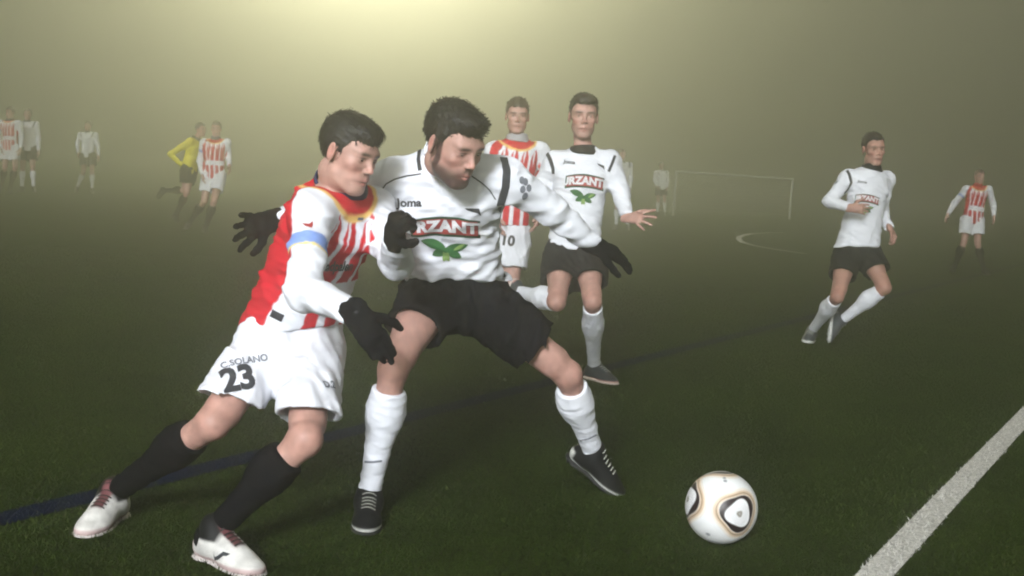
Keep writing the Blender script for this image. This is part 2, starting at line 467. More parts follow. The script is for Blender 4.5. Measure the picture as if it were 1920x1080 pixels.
def hair_mesh(c, M, s, st, vox):
    P = lambda x, y, z: c + s * (M @ np.array([x, y, z]))
    th = st.get('hair', .014)
    ops = [(1, Ell(P(0, -.018, .038), np.array([.0765 + th * .40, .098 + th * .55, .081 + th]) * s, M), 0)]
    if st.get('top'): ops.append((1, Ell(P(0, .040, .088), np.array([.054, .050, .020 + st['top']]) * s, M), .03))
    ln_ = st.get('line', .066)
    ys = np.array([-.13, -.10, -.05, -.028, -.020, .006, .010, .020, .027, .040, .055, .075, .10, .13])
    zs = np.array([-.075, -.070, -.045, -.02, .018, .018, -.030, -.030, .018, .050, ln_ + .006, ln_, ln_ - .004, ln_ - .004])
    lo = c - .16; hi = c + .16
    g = np.random.default_rng(st.get('seed', 3))
    ks = [(nrm(g.normal(size=3)) * g.uniform(180, 520), g.uniform(0, 6)) for _ in range(8)]
    def wave(x, y, z):
        q = np.stack([x, y, z], -1); l = (q - c) @ M / s
        d = (np.interp(l[..., 1], ys, zs) - l[..., 2]) * s
        n = sum(np.sin(q @ k + p) for k, p in ks) / 8
        return np.maximum(0, d * 1.0 + n * .006) + n * st.get('clump', .0035) * s
    V, F = carve(ops, vox, wave=wave)
    L = (V - c) @ M / s
    keep = (L[:, 2] > np.interp(L[:, 1], ys, zs) - .012)
    fk = keep[F].all(1); F = F[fk]
    used = np.unique(F); mp = -np.ones(len(V), int); mp[used] = np.arange(len(used)); V = V[used]; F = mp[F]
    N = vnormals(V, F); base = np.array(st['hair_rgb'])
    C = base * g.uniform(.75, 1.2, (len(V), 1))
    # strands: slim tapering locks that roughen the outline
    n = st.get('locks', 0)
    if n:
        L = (V - c) @ M / s
        ii = g.choice(len(V), n)
        fl = M @ np.array([0, .55, -.15]); vs = []; fs = []
        for i in ii:
            l = L[i]; nn = N[i]
            if l[1] > .03: flow = M @ np.array(st.get('fringe', (.0, .6, -.4)))
            elif l[2] > .07: flow = fl
            else: flow = M @ np.array([0, -.25, -.9])
            d = nrm(flow - (flow @ nn) * nn + nn * st.get('lift', .35) + g.normal(size=3) * st.get('mess', .13))
            ln = g.uniform(.014, .034) * s * st.get('lock_len', 1)
            a = nrm(np.cross(d, nn)); w_ = g.uniform(.0009, .0019) * s; p = V[i] - nn * .003
            b0 = len(V) + len(vs); dr = st.get('droop', .38) if l[1] < .05 else st.get('front_droop', .1)
            vs += [p - a * w_, p + a * w_, p + d * ln * .6 + nn * .002 + a * w_ * .6, p + d * ln * .6 + nn * .002 - a * w_ * .6, p + d * ln - nn * ln * dr, p + d * ln - nn * ln * dr + a * .0004]
            fs += [[b0, b0 + 1, b0 + 2, b0 + 3], [b0 + 3, b0 + 2, b0 + 5, b0 + 4]]
        V = np.concatenate([V, np.array(vs)]); F = np.concatenate([F, np.array(fs)])
        C = np.concatenate([C, np.repeat(base * g.uniform(.6, 1.5, (n, 1)), 6, axis=0)])
    return V, F, C
def hand_ops(W, d, n, side, curl=.3, spread=.1, fat=0.0, s=1.0, thumb=(.62, .70, .25)):
    """W wrist, d towards the fingers, n out of the palm, side=+1 when the thumb is on the side n x d"""
    d = nrm(d); n = nrm(n - (n @ d) * d); l = np.cross(n, d) * side
    o = [(1, Tube(W - d * .02, W + d * .082 * s, np.array([.021, .021, .0225, .0215]) * s + fat, l, 1.65), .01)]
    offs = (.032, .011, -.010, -.030); st = (.084, .090, .086, .076); ln = (.074, .082, .076, .060); rr = (.0094, .0098, .0092, .0082)
    for j in range(4):
        b = W + d * st[j] * s + l * offs[j] * s * (1 + spread * .6)
        dd = nrm(d + l * (offs[j] / .03) * spread); cc = curl * (.8 + .12 * j); ang = cc * .7
        for q, fr in enumerate((.46, .30, .24)):
            e = math.cos(ang) * dd + math.sin(ang) * n
            p = b + e * ln[j] * fr * s
            o.append((1, Tube(b, p, [rr[j] * s * (1 - .07 * q) + fat, rr[j] * s * (1 - .07 * q - .07) + fat]), .004 if q else .008))
            b = p; ang += cc
    b = W + d * .028 * s + l * .026 * s
    for q, L in enumerate((.046, .036, .026)):
        k = thumb
        e = nrm(d * (k[0] + .2 * q) + l * (k[1] - .18 * q) + n * (k[2] + .1 * q)); p = b + e * L * s
        o.append((1, Tube(b, p, [.0125 * s * (1 - .1 * q) + fat, .0115 * s * (1 - .12 * q) + fat]), .008))
        b = p
    return o
def boot_frame(A, toe, up):
    f = np.asarray(toe) - A; up = nrm(up)
    f = nrm(f - (f @ up) * up); l = np.cross(f, up)
    return f, l, up
def boot_ops(A, f, l, u, s=1.0):
    M = np.stack([f, l, u], 1)
    E = lambda a, b, r: Ell(A + s * (f * a + u * b), np.array(r) * s, M)
    return [(1, Tube(A + u * .012 * s, A - u * .035 * s, np.array([.041, .045]) * s), 0), (1, E(-.030, -.048, (.044, .036, .044)), .02),
            (1, Tube(A + s * (f * .020 - u * .026), A + s * (f * .115 - u * .056), np.array([.045, .042, .037]) * s, l, 1.08), .03),
            (1, E(.105, -.066, (.060, .047, .028)), .02), (1, E(.150, -.070, (.050, .040, .022)), .02)]
def sole_ops(A, f, l, u, s=1.0):
    M = np.stack([f, l, u], 1)
    E = lambda a, r: Ell(A + s * (f * a - u * .083), np.array(r) * s, M)
    o = [(1, E(-.030, (.049, .039, .013)), 0), (1, Tube(A + s * (-f * .03 - u * .083), A + s * (f * .12 - u * .083), np.array([.012, .012]) * s, l, 2.9), .01), (1, E(.105, (.068, .050, .013)), .01), (1, E(.150, (.055, .043, .012)), .01)]
    for a, b in ((-.055, .02), (-.055, -.02), (-.02, .022), (-.02, -.022), (.08, .032), (.08, -.032), (.12, .034), (.12, -.034), (.17, .018), (.17, -.018), (.125, 0)):
        p = A + s * (f * a + l * b - u * .086); o.append((1, Tube(p, p - u * .013 * s, np.array([.0075, .0055]) * s), .003))
    return o

# ------------------------------------------------------------------ the pitch
def build_pitch():
    m, nt, b = mat_base('turf')
    tc = nt.nodes.new('ShaderNodeTexCoord')
    n1 = nt.nodes.new('ShaderNodeTexNoise'); n1.inputs['Scale'].default_value = 1.3; n1.inputs['Detail'].default_value = 6
    n2 = nt.nodes.new('ShaderNodeTexNoise'); n2.inputs['Scale'].default_value = 65; n2.inputs['Detail'].default_value = 6
    nt.links.new(tc.outputs['Object'], n1.inputs['Vector']); nt.links.new(tc.outputs['Object'], n2.inputs['Vector'])
    c1 = nt.nodes.new('ShaderNodeValToRGB'); c1.color_ramp.elements[0].color = (.0150, .0265, .0048, 1); c1.color_ramp.elements[1].color = (.0300, .0480, .0092, 1)
    c1.color_ramp.elements[0].position = .3; c1.color_ramp.elements[1].position = .7
    nt.links.new(n1.outputs['Fac'], c1.inputs['Fac'])
    c2 = nt.nodes.new('ShaderNodeValToRGB'); c2.color_ramp.elements[0].color = (.45, .45, .45, 1); c2.color_ramp.elements[1].color = (1.4, 1.35, 1.2, 1)
    c2.color_ramp.elements[0].position = .33; c2.color_ramp.elements[1].position = .68
    nt.links.new(n2.outputs['Fac'], c2.inputs['Fac'])
    mx = nt.nodes.new('ShaderNodeMix'); mx.data_type = 'RGBA'; mx.blend_type = 'MULTIPLY'; mx.inputs[0].default_value = 1
    nt.links.new(c1.outputs['Color'], mx.inputs[6]); nt.links.new(c2.outputs['Color'], mx.inputs[7]); nt.links.new(mx.outputs[2], b.inputs['Base Color'])
    b.inputs['Roughness'].default_value = 1.0; b.inputs['Specular IOR Level'].default_value = .0
    bp = nt.nodes.new('ShaderNodeBump'); bp.inputs['Strength'].default_value = .8; bp.inputs['Distance'].default_value = .02
    nt.links.new(n2.outputs['Fac'], bp.inputs['Height']); nt.links.new(bp.outputs['Normal'], b.inputs['Normal'])
    g = link_mesh('ground', [(-400, -60, 0), (400, -60, 0), (400, 700, 0), (-400, 700, 0)], [[0, 1, 2, 3]], m, smooth=False); tag(g, kind='structure')
    return m
build_pitch()
def line_mat(name, rgb, amt):
    m, nt, b = mat_base(name)
    tc = nt.nodes.new('ShaderNodeTexCoord'); n = nt.nodes.new('ShaderNodeTexNoise'); n.inputs['Scale'].default_value = 60; n.inputs['Detail'].default_value = 6
    nt.links.new(tc.outputs['Object'], n.inputs['Vector'])
    cr = nt.nodes.new('ShaderNodeValToRGB'); cr.color_ramp.elements[0].position = .30; cr.color_ramp.elements[1].position = .58
    cr.color_ramp.elements[0].color = (*[c * amt for c in rgb], 1); cr.color_ramp.elements[1].color = (*rgb, 1)
    nt.links.new(n.outputs['Fac'], cr.inputs['Fac']); nt.links.new(cr.outputs['Color'], b.inputs['Base Color']); b.inputs['Roughness'].default_value = .9
    b.inputs['Specular IOR Level'].default_value = .0
    return m
TL_A = ground(1640, 1080)[:2]; TL_B = ground(1940, 762)[:2]; TL_T = nrm(TL_B - TL_A); TL_W = .105
BL_A = ground(0, 975)[:2]; BL_B = ground(1500, 600)[:2]; BL_T = nrm(BL_B - BL_A); BL_W = .12
def strip(name, A, T, width, mat, s0, s1, z):
    n = np.array([-T[1], T[0]]); V = []; F = []; k = int((s1 - s0) / 1.0)
    for i in range(k + 1):
        c = A + T * (s0 + (s1 - s0) * i / k)
        V += [(*(c - n * width / 2), z), (*(c + n * width / 2), z)]
        if i: F.append([2 * i - 2, 2 * i - 1, 2 * i + 1, 2 * i][::-1])
    return tag(link_mesh(name, V, F, mat, smooth=False), kind='structure')
M_WL = line_mat('white_line_fibre', (.58, .56, .52), .5); M_BL = line_mat('blue_line_fibre', (.005, .008, .024), .6)
strip('touchline_marking', TL_A, TL_T, TL_W, M_WL, -6, 90, .004)
strip('blue_line_marking', BL_A, BL_T, BL_W, M_BL, -6, 60, .004)
# the end of a white arc far down the pitch
arcpx = [(1470, 436), (1425, 437), (1396, 440), (1383, 446), (1390, 454), (1415, 461), (1455, 468), (1510, 476)]
ap = np.array([ground(*p) for p in arcpx]); q = []
for i in range(len(ap) - 1):
    for k in range(5): q.append(ap[i] + (ap[i + 1] - ap[i]) * k / 5)
q = np.array(q + [ap[-1]])
for _ in range(3): q[1:-1] = (q[:-2] + 2 * q[1:-1] + q[2:]) / 4
V = []; F = []
for i in range(len(q)):
    t = nrm(q[min(i + 1, len(q) - 1)] - q[max(i - 1, 0)]); s_ = np.array([-t[1], t[0], 0]) * .06
    V += [q[i] - s_ + [0, 0, .004], q[i] + s_ + [0, 0, .004]]
    if i: F.append([2 * i - 2, 2 * i, 2 * i + 1, 2 * i - 1])
tag(link_mesh('arc_marking', V, F, M_WL, smooth=False), kind='structure')

def build_grass(n=320000):
    g = np.random.default_rng(11)
    # more blades close by; the patch is wider than the picture on both sides
    d = 2.6 + 11.5 * g.random(n) ** 1.9
    x = (g.random(n) * 2 - 1) * (0.62 * d + .5)
    h = g.uniform(.008, .017, n); w_ = g.uniform(.0011, .0023, n) * (1 + .10 * d); th = g.uniform(0, 6.283, n)
    lean = g.normal(0, .008, (n, 2))
    B = np.stack([x, d, np.zeros(n)], 1)
    s_ = np.stack([np.cos(th) * w_, np.sin(th) * w_, np.zeros(n)], 1)
    T = B + np.concatenate([lean, h[:, None]], 1)
    V = np.stack([B - s_, B + s_, T], 1).reshape(-1, 3)
    patch = 1 + .30 * np.sin(1.7 * x + 1.1 * np.sin(2.3 * d)) * np.sin(2.9 * d + 1.3 * np.sin(1.9 * x)) + .12 * np.sin(7 * x + 3 * np.sin(5 * d))
    hsh = np.sin(np.floor(x * 17) * 12.9898 + np.floor(d * 13) * 78.233) * 43758.5453; hs2 = np.sin(np.floor(x * 31 + 5) * 39.346 + np.floor(d * 23) * 11.135) * 24634.6345
    patch = patch * (.66 + .68 * (hsh - np.floor(hsh))) * (.78 + .44 * (hs2 - np.floor(hs2)))
    base = patch[:, None] * np.array([.0150, .0225, .0050]) * g.uniform(.25, 1.8, (n, 1)) + g.normal(0, .003, (n, 1)) * np.array([1.4, .7, .4])
    pale = g.random(n) < .09; base[pale] = base[pale] * 1.5 + np.array([.006, .004, .003])
    def inside(A, T2, W):
        q_ = B[:, :2] - A; return np.abs(q_[:, 0] * -T2[1] + q_[:, 1] * T2[0]) < W / 2 + g.normal(0, .0035, n)
    iw = inside(TL_A, TL_T, TL_W); base[iw] = np.array([.62, .60, .56]) * g.uniform(.55, 1.1, (iw.sum(), 1))
    ib = inside(BL_A, BL_T, BL_W); base[ib] = np.array([.006, .0095, .026]) * g.uniform(.5, 1.3, (ib.sum(), 1))
    C = np.repeat(np.clip(base, .002, 1), 3, axis=0)
    M = col_mat('grass_fibre', .9, 100, 0, .1, 3, spec=.03)
    o = link_mesh('grass', V, np.arange(3 * n).reshape(-1, 3), M, None, C, smooth=False)
    tag(o, 'short dark green artificial grass fibres of the near pitch', 'grass', kind='stuff')
build_grass()

# ------------------------------------------------------------------ goal in the mist
def build_goal():
    pL = ground(1262, 404); pR = ground(1480, 411)
    hL = (404 - 321) / FPX * depth_of(pL); hR = (411 - 337) / FPX * depth_of(pR); h = (hL + hR) / 2
    wht = print_mat('white_paint', (.46, .46, .43), .5)
    e = bpy.data.objects.new('goal', None); COL.objects.link(e); tag(e, 'white football goal frame fading into the fog behind the players', 'goal')
    def bar(name, a, b, r=.05):
        V, F = carve([(1, Tube(a, b, [r]), 0)], .035); link_mesh(name, V, F, wht, e)
    up = np.array([0, 0, h]); back = nrm(np.array([-(pR - pL)[1], (pR - pL)[0], 0])) * 1.0
    bar('post', pL, pL + up); bar('post', pR, pR + up); bar('crossbar', pL + up, pR + up)
    V = []; F = []
    def cord(a, b):
        t = nrm(b - a); s1 = nrm(np.cross(t, [0.3, .2, .9])) * .006; s2 = np.cross(t, s1); i = len(V)
        V.extend([a + s1, a + s2, a - s1, a - s2, b + s1, b + s2, b - s1, b - s2])
        for k in range(4): F.append([i + k, i + (k + 1) % 4, i + 4 + (k + 1) % 4, i + 4 + k])
    n = 36; top = lambda f: pL + (pR - pL) * f + up
    for i in range(n + 1):
        cord(top(i / n), pL + (pR - pL) * i / n + back * 1.2 + [0, 0, .02])
    for j in range(1, 11):
        k = j / 11; cord(pL + up * (1 - k) + back * 1.2 * k, pR + up * (1 - k) + back * 1.2 * k)
        cord(pL + up * (1 - k), pL + up * (1 - k) + back * 1.2 * k); cord(pR + up * (1 - k), pR + up * (1 - k) + back * 1.2 * k)
    link_mesh('net', V, F, print_mat('net_cord', (.55, .55, .52), .8), e, smooth=False)
build_goal()

# ------------------------------------------------------------------ ball
def build_ball():
    c0 = ground(1352, 1018); d = depth_of(c0); r = 67.5 / FPX * d
    c = at(1352, 957, d - .02); c[2] = r + .002
    r = 67.5 / FPX * depth_of(c); c[2] = r + .004
    nu, nv = 300, 160; V = []; F = []
    u = np.linspace(0, 2 * np.pi, nu, endpoint=False); v = np.linspace(0, np.pi, nv)
    S = np.stack([np.outer(np.sin(v), np.cos(u)), np.outer(np.sin(v), np.sin(u)), np.outer(np.cos(v), np.ones(nu))], -1).reshape(-1, 3)
    i = np.arange(nv - 1)[:, None] * nu; j = np.arange(nu)[None, :]; j2 = (j + 1) % nu
    F = np.stack([i + j, i + nu + j, i + nu + j2, i + j2], -1).reshape(-1, 4)
    view = nrm(CAM - c); rt = nrm(np.cross([0, 0, 1], view)); up = np.cross(view, rt)
    def dirn(x, y): z = math.sqrt(max(0, 1 - x * x - y * y)); return x * rt + y * up + z * view
    C = np.tile([.80, .80, .80], (len(S), 1))
    def soft(a, b, x): return np.clip((x - a) / (b - a), 0, 1)
    centres = [(dirn(.50, -.12), 0.15), (dirn(-.93, .12), 1.2)]
    a = dirn(.50, -.12)
    others = [nrm(dirn(-.2, .97) - .25 * view), nrm(-dirn(.2, .5)), nrm(-dirn(-.4, -.2) + .5 * up), dirn(-.25, -.96)]
    for k, cc in enumerate(others[:3]): centres.append((cc, .5 * k))
    for cc, rot in centres:
        ang = np.arccos(np.clip(S @ cc, -1, 1))
        e1 = nrm(np.cross(cc, up + .01 * rt)); e2 = np.cross(cc, e1); th = np.arctan2(S @ e2, S @ e1) + rot
        R0 = .50 * (1 + .12 * np.cos(3 * th)); q = ang / R0
        wd = .25 + .11 * np.cos(3 * th + 1.0)
        def band(lo, hi, rgb, al=1.0):
            nonlocal C
            w_ = soft(-.03, .03, q - lo) * soft(-.03, .03, hi - q) * al; C = C + w_[:, None] * (np.array(rgb) - C)
        band(.02, .18, (.10, .075, .04), .8); band(.22, .60, (.62, .61, .62), .5)
        band(1 - wd, 1.04, (.016, .007, .009)); band(1.06, 1.34, (.55, .36, .18), .75); band(1.15, 1.21, (.14, .075, .03), .9); band(1.30, 1.5, (.72, .58, .42), .45)
    for (x, y, s) in ((.05, .72, .06), (-.30, -.76, .07), (.02, .80, .05)):
        aa = np.arccos(np.clip(S @ dirn(x, y), -1, 1)); w_ = soft(1.2, .6, aa / s) * .8; C = C + w_[:, None] * (np.array([.14, .15, .18]) - C)
    # seams: shallow grooves round every panel
    q_ = min
    rad = np.ones(len(S))
    for cc, rot in centres:
        ang = np.arccos(np.clip(S @ cc, -1, 1)); rad -= .006 * np.exp(-((ang - .80) / .012) ** 2)
    o = link_mesh('football', S * rad[:, None] * r, F, M_BALL, None, C); o.location = c
    tag(o, 'white football with dark rounded triangle rings edged in gold', 'football')
build_ball()

# ------------------------------------------------------------------ people
WHITE = np.array([.74, .75, .80]); RED = np.array([.47, .015, .026]); NAVY = np.array([.020, .022, .055]); BLACK = np.array([.011, .011, .013])
BLACK = np.array([.006, .006, .0075]); YEL = np.array([.80, .45, .06]); BLUE = np.array([.20, .30, .62])
SKIN = (.43, .245, .200)
def stepf(a, b, x): return np.clip((x - a) / (b - a), 0, 1)
def lay(C, w_, rgb): return C + np.clip(w_, 0, 1)[:, None] * (np.asarray(rgb) - C)
def shirt_colors(kit, V, T):
    tr = T['trunk']; x, y, t, ex = tr.local(V[:, 0], V[:, 1], V[:, 2]); t = t / tr.L
    a = np.stack([np.abs(tr(V[:, 0], V[:, 1], V[:, 2])) * 1.0] + [T['arm' + s](V) for s in 'RL'], 1)
    dn = np.linalg.norm(V - T['neck'], axis=1)
    lab = np.argmin(a - np.array([.012, 0, 0]), 1)
    if kit == 'white':
        C = np.tile(WHITE, (len(V), 1))
        if T.get('vox', .01) < .012: return C
        for s in 'RL':      # dark raglan panel behind the shoulder
            p = T['sh' + s]; q = nrm(p - T['neck']); k = (V - T['neck']) @ q; L = np.linalg.norm(p - T['neck'])
            band = stepf(.006, -.002, np.abs(k - (L * .80)) - T['panel'] / 2) * stepf(-.10, -.07, (V - p) @ tr.e)
            C = lay(C, band * stepf(-.02, .0, (V - p) @ T['front'] + .07), BLACK * 1.6)
        return C
    if kit == 'ref':
        C = np.tile([.62, .55, .03], (len(V), 1)); return lay(C, stepf(.10, .09, dn), BLACK)
    g = T.get('vox', .006) * .5
    C = np.tile(WHITE, (len(V), 1)); back = np.maximum(stepf(.030, .020, y), stepf(.076, .070, y) * (x < 0))
    st = np.zeros(len(V))
    for xi in (-.100, -.030, .045, .115):
        sl = xi + (t - .5) * .05 * np.sign(t - .5)
        low_ = .0235 if (xi > -.09 or T.get('vox', .01) > .0075) else -.01
        wd = np.where(t < .37, low_, np.where(t > .485, .0275 * (1 - stepf(.76, .91, t) ** 2) - .001, -.01))
        st = np.maximum(st, stepf(.002, -.002, np.abs(x - sl) - wd))
        fl = stepf(.002, -.002, np.abs(x - sl + .006) - .006 * stepf(.70, .80, t)) * (t > .70) * (t < .88)
        st = st * (1 - fl)
    isT = (lab == 0)
    C = lay(C, st * isT, RED); C = lay(C, back * isT, RED)
    C = lay(C, isT * np.where(x < 0, stepf(.007, .004, np.abs(y - .077)), stepf(.007, .004, np.abs(y - .031))), WHITE)
    for i, s in ((1, 'R'), (2, 'L')):
        A, B, W = T['sh' + s], T['el' + s], T['wr' + s]; ua = nrm(B - A); ta = (V - A) @ ua / np.linalg.norm(B - A)
        lb = lab == i
        bk = -(V - A) @ nrm(T['front'] - (T['front'] @ ua) * ua)
        C = lay(C, lb * stepf(.028, .034, bk) * (ta < .62), RED)
        up_ = lb * (np.abs(ta) < 1.2)
        up_ = up_ * (s == 'R')
        C = lay(C, up_ * stepf(.080, .076, np.abs(ta - .46)), YEL * np.array([.9, 1.3, 4]))
        C = lay(C, up_ * stepf(.068, .064, np.abs(ta - .445)), BLUE)
    C = lay(C, stepf(.142, .135, dn), np.array([.78, .50, .16])); C = lay(C, stepf(.126, .119, dn), RED)
    return C
PEOPLE = {}
def person(key, J, head, kit, label, d0, vox=.008, skin=SKIN, hair=None, gloves=False, gear=None, g=1.0, hands=None, shorts_rgb=None, sock_rgb=None, boot=None, ups=None, hem=.62, seed=1, shirt=None):
    P = {}
    for k, v in J.items():
        if len(v) == 3 and v[0] == 'g': q = ground(v[1], v[2]); q[2] += .088 if k.startswith('an') else .0; P[k] = q
        else: P[k] = at(v[0], v[1], d0 + (v[2] if len(v) > 2 else 0))
    hx, hy, hd, yaw, pit, rol, hs = head
    hc = at(hx, hy, d0 + hd); HM = head_frame(yaw, pit, rol)
    near = vox < .012
    if near: print(key, {k: round(float(np.linalg.norm(P[a] - P[b])), 3) for k, a, b in (('thR', 'hiR', 'knR'), ('thL', 'hiL', 'knL'), ('snR', 'knR', 'anR'), ('snL', 'knL', 'anL'), ('uaR', 'shR', 'elR'), ('uaL', 'shL', 'elL'), ('faR', 'elR', 'wrR'), ('faL', 'elL', 'wrL'), ('trunk', 'pel', 'nec'), ('hips', 'hiR', 'hiL'), ('shs', 'shR', 'shL'))}, 'ank z', round(P['anR'][2], 2), round(P['anL'][2], 2))
    pel, nec = P['pel'], P['nec']; e = nrm(nec - pel); u0 = nrm(P['hiL'] - P['hiR']); u1 = nrm(P['shL'] - P['shR'])
    L = np.linalg.norm(nec - pel); front = nrm(np.cross(nrm(u0 + u1), e))
    sty = dict(brow=np.array([.03, .02, .015]), hair_rgb=(.009, .0075, .0065), hair=.014, locks=0); sty.update(hair or {})
    shirt = dict(dict(drop=.10, a=(.178, .172, .160, .178, .150, .07), b=(.130, .126, .116, .126, .095, .062), arm=.93, amp=.0045), **(shirt or {}))
    # ---- body: one skin from head to ankle
    low = pel - e * .06
    cs = [low, pel + e * .05, pel + e * L * .42, pel + e * L * .72 + front * .012, pel + e * L * .90, nec]
    tr = Trunk(cs, np.array([.13, .14, .125, .145, .11, .05]) * g, np.array([.085, .09, .08, .088, .06, .045]) * g, u0, u1)
    hops, HP = head_ops(hc, HM, hs, sty.get('fat', 1.0))
    hb = HP(0, -.030, -.075)
    ops = [(1, tr, 0), (1, Tube(nec - e * .03, hb, np.array([.060, .052, .054]) * g), .03)]
    for s in 'RL':
        kn, hi, an = P['kn' + s], P['hi' + s], P['an' + s]
        kf = kn - (hi + an) / 2; th = nrm(an - hi); kf = kf - (kf @ th) * th
        kf = nrm(nrm(kf) * min(1, np.linalg.norm(kf) / .06) + front * .4); P['kf' + s] = kf
        ops += [(1, Tube(hi, kn, np.array([.083, .085, .077, .066, .053, .048]) * g), .04),
                (1, Tube(kn, an, np.array([.048, .045, .046, .040, .032, .030]) * g), .03),
                (1, Ell(kn + kf * .016 * g, np.array([.032, .032, .038]) * g), .022),
                (1, Ell(kn + (hi - kn) * .22 + kf * .012, np.array([.040] * 3) * g), .05)]
        kl = nrm(np.cross(kf, an - hi))
        ops += [(1, Ell(kn + (hi - kn) * .17 + kl * .026 * q_ * g + kf * .014 * g, np.array([.026, .026, .030]) * g), .022) for q_ in (-1, 1)]
        ops += [(1, Ell(kn + (an - kn) * .13 + kf * .026 * g, np.array([.017, .017, .024]) * g), .02)]
        ops += [(1, Tube(P['sh' + s], P['el' + s], np.array([.050, .046, .038]) * g), .04), (1, Tube(P['el' + s], P['wr' + s], np.array([.037, .036, .026]) * g), .02)]
        ops += [(1, Tube(nec - e * .05, P['sh' + s], np.array([.045, .05]) * g), .05)]
    hsets = {}
    for s in 'RL':
        hh = (hands or {}).get(s)
        fa = nrm(P['wr' + s] - P['el' + s])
        if hh is None: hh = dict(to=None)
        d = nrm(at(*hh['to'][:2], d0 + hh['to'][2]) - P['wr' + s]) if hh.get('to') else nrm(fa + np.array([0, 0, -.25]))
        n = hh.get('palm'); side = 1 if s == 'R' else -1
        if n is None: n = nrm(-u1 if s == 'L' else u1)       # palm turned to the body
        n = np.asarray(n, float)
        # thumb side: forward of the body when the palms face inwards
        l = np.cross(nrm(n - (n @ d) * d), d); tdir = np.asarray(hh['thumb_to'], float) if 'thumb_to' in hh else front + np.array([0, 0, .3])
        sd_ = 1 if l @ tdir >= 0 else -1
        hsets[s] = (d, n, sd_, hh)
        ops += hand_ops(P['wr' + s], d, n, sd_, hh.get('curl', .35), hh.get('spread', .1), -.007 if gloves else 0.0, hh.get('s', 1.0) * g * (.88 if gloves else 1))
    ops += hops
    fine = [(hc - np.array([.12, .14, .15]) * hs, hc + np.array([.12, .14, .15]) * hs, min(vox, sty.get('fine', vox)))]
    if not gloves:
        for s in 'RL':
            c_ = P['wr' + s] + hsets[s][0] * .09; fine.append((c_ - .13, c_ + .13, min(vox, .0045 if near else .007)))
    V, F = carve(ops, vox, fine); V = soften(V, F, 1, .35)
    C = skin_colors(V, skin, [(hc, HM, hs, sty)])
    for s in 'RL':
        dk = np.linalg.norm(V - P['kn' + s], axis=1); C = lay(C, .35 * np.exp(-(dk / .06) ** 2), np.array(skin) * np.array([1, .7, .66]))
        if gloves: C = lay(C, stepf(.27, .26, np.linalg.norm(V - P['wr' + s], axis=1)) * stepf(-.05, -.045, (V - P['wr' + s]) @ hsets[s][0]) * stepf(.13, .12, np.linalg.norm(V - P['wr' + s] - hsets[s][0] * .09, axis=1)), BLACK)
    body = link_mesh('person', V, F, M_SKIN, None, C); tag(body, label, 'footballer' if kit != 'ref' else 'referee', 'footballers on the pitch' if kit != 'ref' else None)
    # eyes
    if sty.get('eyes'):
        for sx in (-1, 1):
            ec = HP(sx * .033, .0715, .0000); r = .0121 * hs
            gz = nrm(HM @ np.array(sty.get('gaze', (0, 1, -.1))))
            nu, nv = 24, 16; u = np.linspace(0, 2 * np.pi, nu, endpoint=False); v = np.linspace(0, np.pi, nv)
            S = np.stack([np.outer(np.sin(v), np.cos(u)), np.outer(np.sin(v), np.sin(u)), np.outer(np.cos(v), np.ones(nu))], -1).reshape(-1, 3)
            i = np.arange(nv - 1)[:, None] * nu; j = np.arange(nu)[None, :]; j2 = (j + 1) % nu
            FF = np.stack([i + j, i + nu + j, i + nu + j2, i + j2], -1).reshape(-1, 4)
            an_ = np.arccos(np.clip(S @ gz, -1, 1)); CC = np.where((an_ < .52)[:, None], np.array([.05, .028, .016]), np.array([.55, .50, .47])); CC[an_ < .22] = .004
            link_mesh('eye', ec + S * r, FF, M_EYE, body, CC)
    hv, hf, hcx = hair_mesh(hc, HM, hs, sty, max(vox * .5, .0035 if near else .006)); link_mesh('hair', hv, hf, M_HAIR, body, hcx)
    # ---- shirt
    low = pel - e * shirt['drop']
    hemc = at(*shirt['hem'][:2], d0 + shirt['hem'][2]) if 'hem' in shirt else low
    cs = [hemc - e * .03, pel + e * .03, pel + e * L * .42 + front * shirt.get('belly', 0), pel + e * L * .72 + front * .014, pel + e * L * .91, nec]
    str_ = Trunk(cs, np.array(shirt['a']) * g, np.array(shirt['b']) * g, u0, u1)
    hn = shirt.get('hem_n'); hn = -e if hn is None else nrm(hn)
    class Cut:
        def __init__(s, sh, p, n): s.sh, s.p, s.n, s.lo, s.hi = sh, np.asarray(p), nrm(n), sh.lo, sh.hi
        def __call__(s, X, Y, Z): return np.maximum(s.sh(X, Y, Z), (X - s.p[0]) * s.n[0] + (Y - s.p[1]) * s.n[1] + (Z - s.p[2]) * s.n[2])
    so = [(1, Cut(str_, hemc, hn), 0)]
    arms = {}
    for s in 'RL':
        sh, el, wr = P['sh' + s], P['el' + s], P['wr' + s]; q = shirt['arm']
        ua = Tube(sh, el, np.array([.070, .066, .062, .058]) * g * q); fa = Cut(Tube(el, wr, np.array([.057, .055, .048, .040]) * g * q), wr - nrm(wr - el) * .005, wr - el)
        so += [(1, Tube(nec - e * .055, sh, np.array([.058, .066]) * g), .05), (1, ua, .045), (1, fa, .03)]
        arms[s] = (ua, fa)
    so.append((-1, Tube(nec + e * -.01, hb, np.array([.064, .066, .07]) * g), .01))
    lowc = hemc + hn * .02
    wv = folds(seed, shirt['amp'], .085, e + .35 * u1)
    V, F = carve(so, vox * .85, wave=wv if near or vox < .02 else None); V = soften(V, F, 1, .4)
    T = dict(trunk=str_, neck=nec, front=front, vox=vox, panel=shirt.get('panel', .028))
    for s in 'RL':
        T['sh' + s], T['el' + s], T['wr' + s] = P['sh' + s], P['el' + s], P['wr' + s]
        T['arm' + s] = (lambda ua, fa: lambda VV: np.minimum(np.abs(ua(VV[:, 0], VV[:, 1], VV[:, 2])), np.abs(fa(VV[:, 0], VV[:, 1], VV[:, 2]))))(*arms[s])
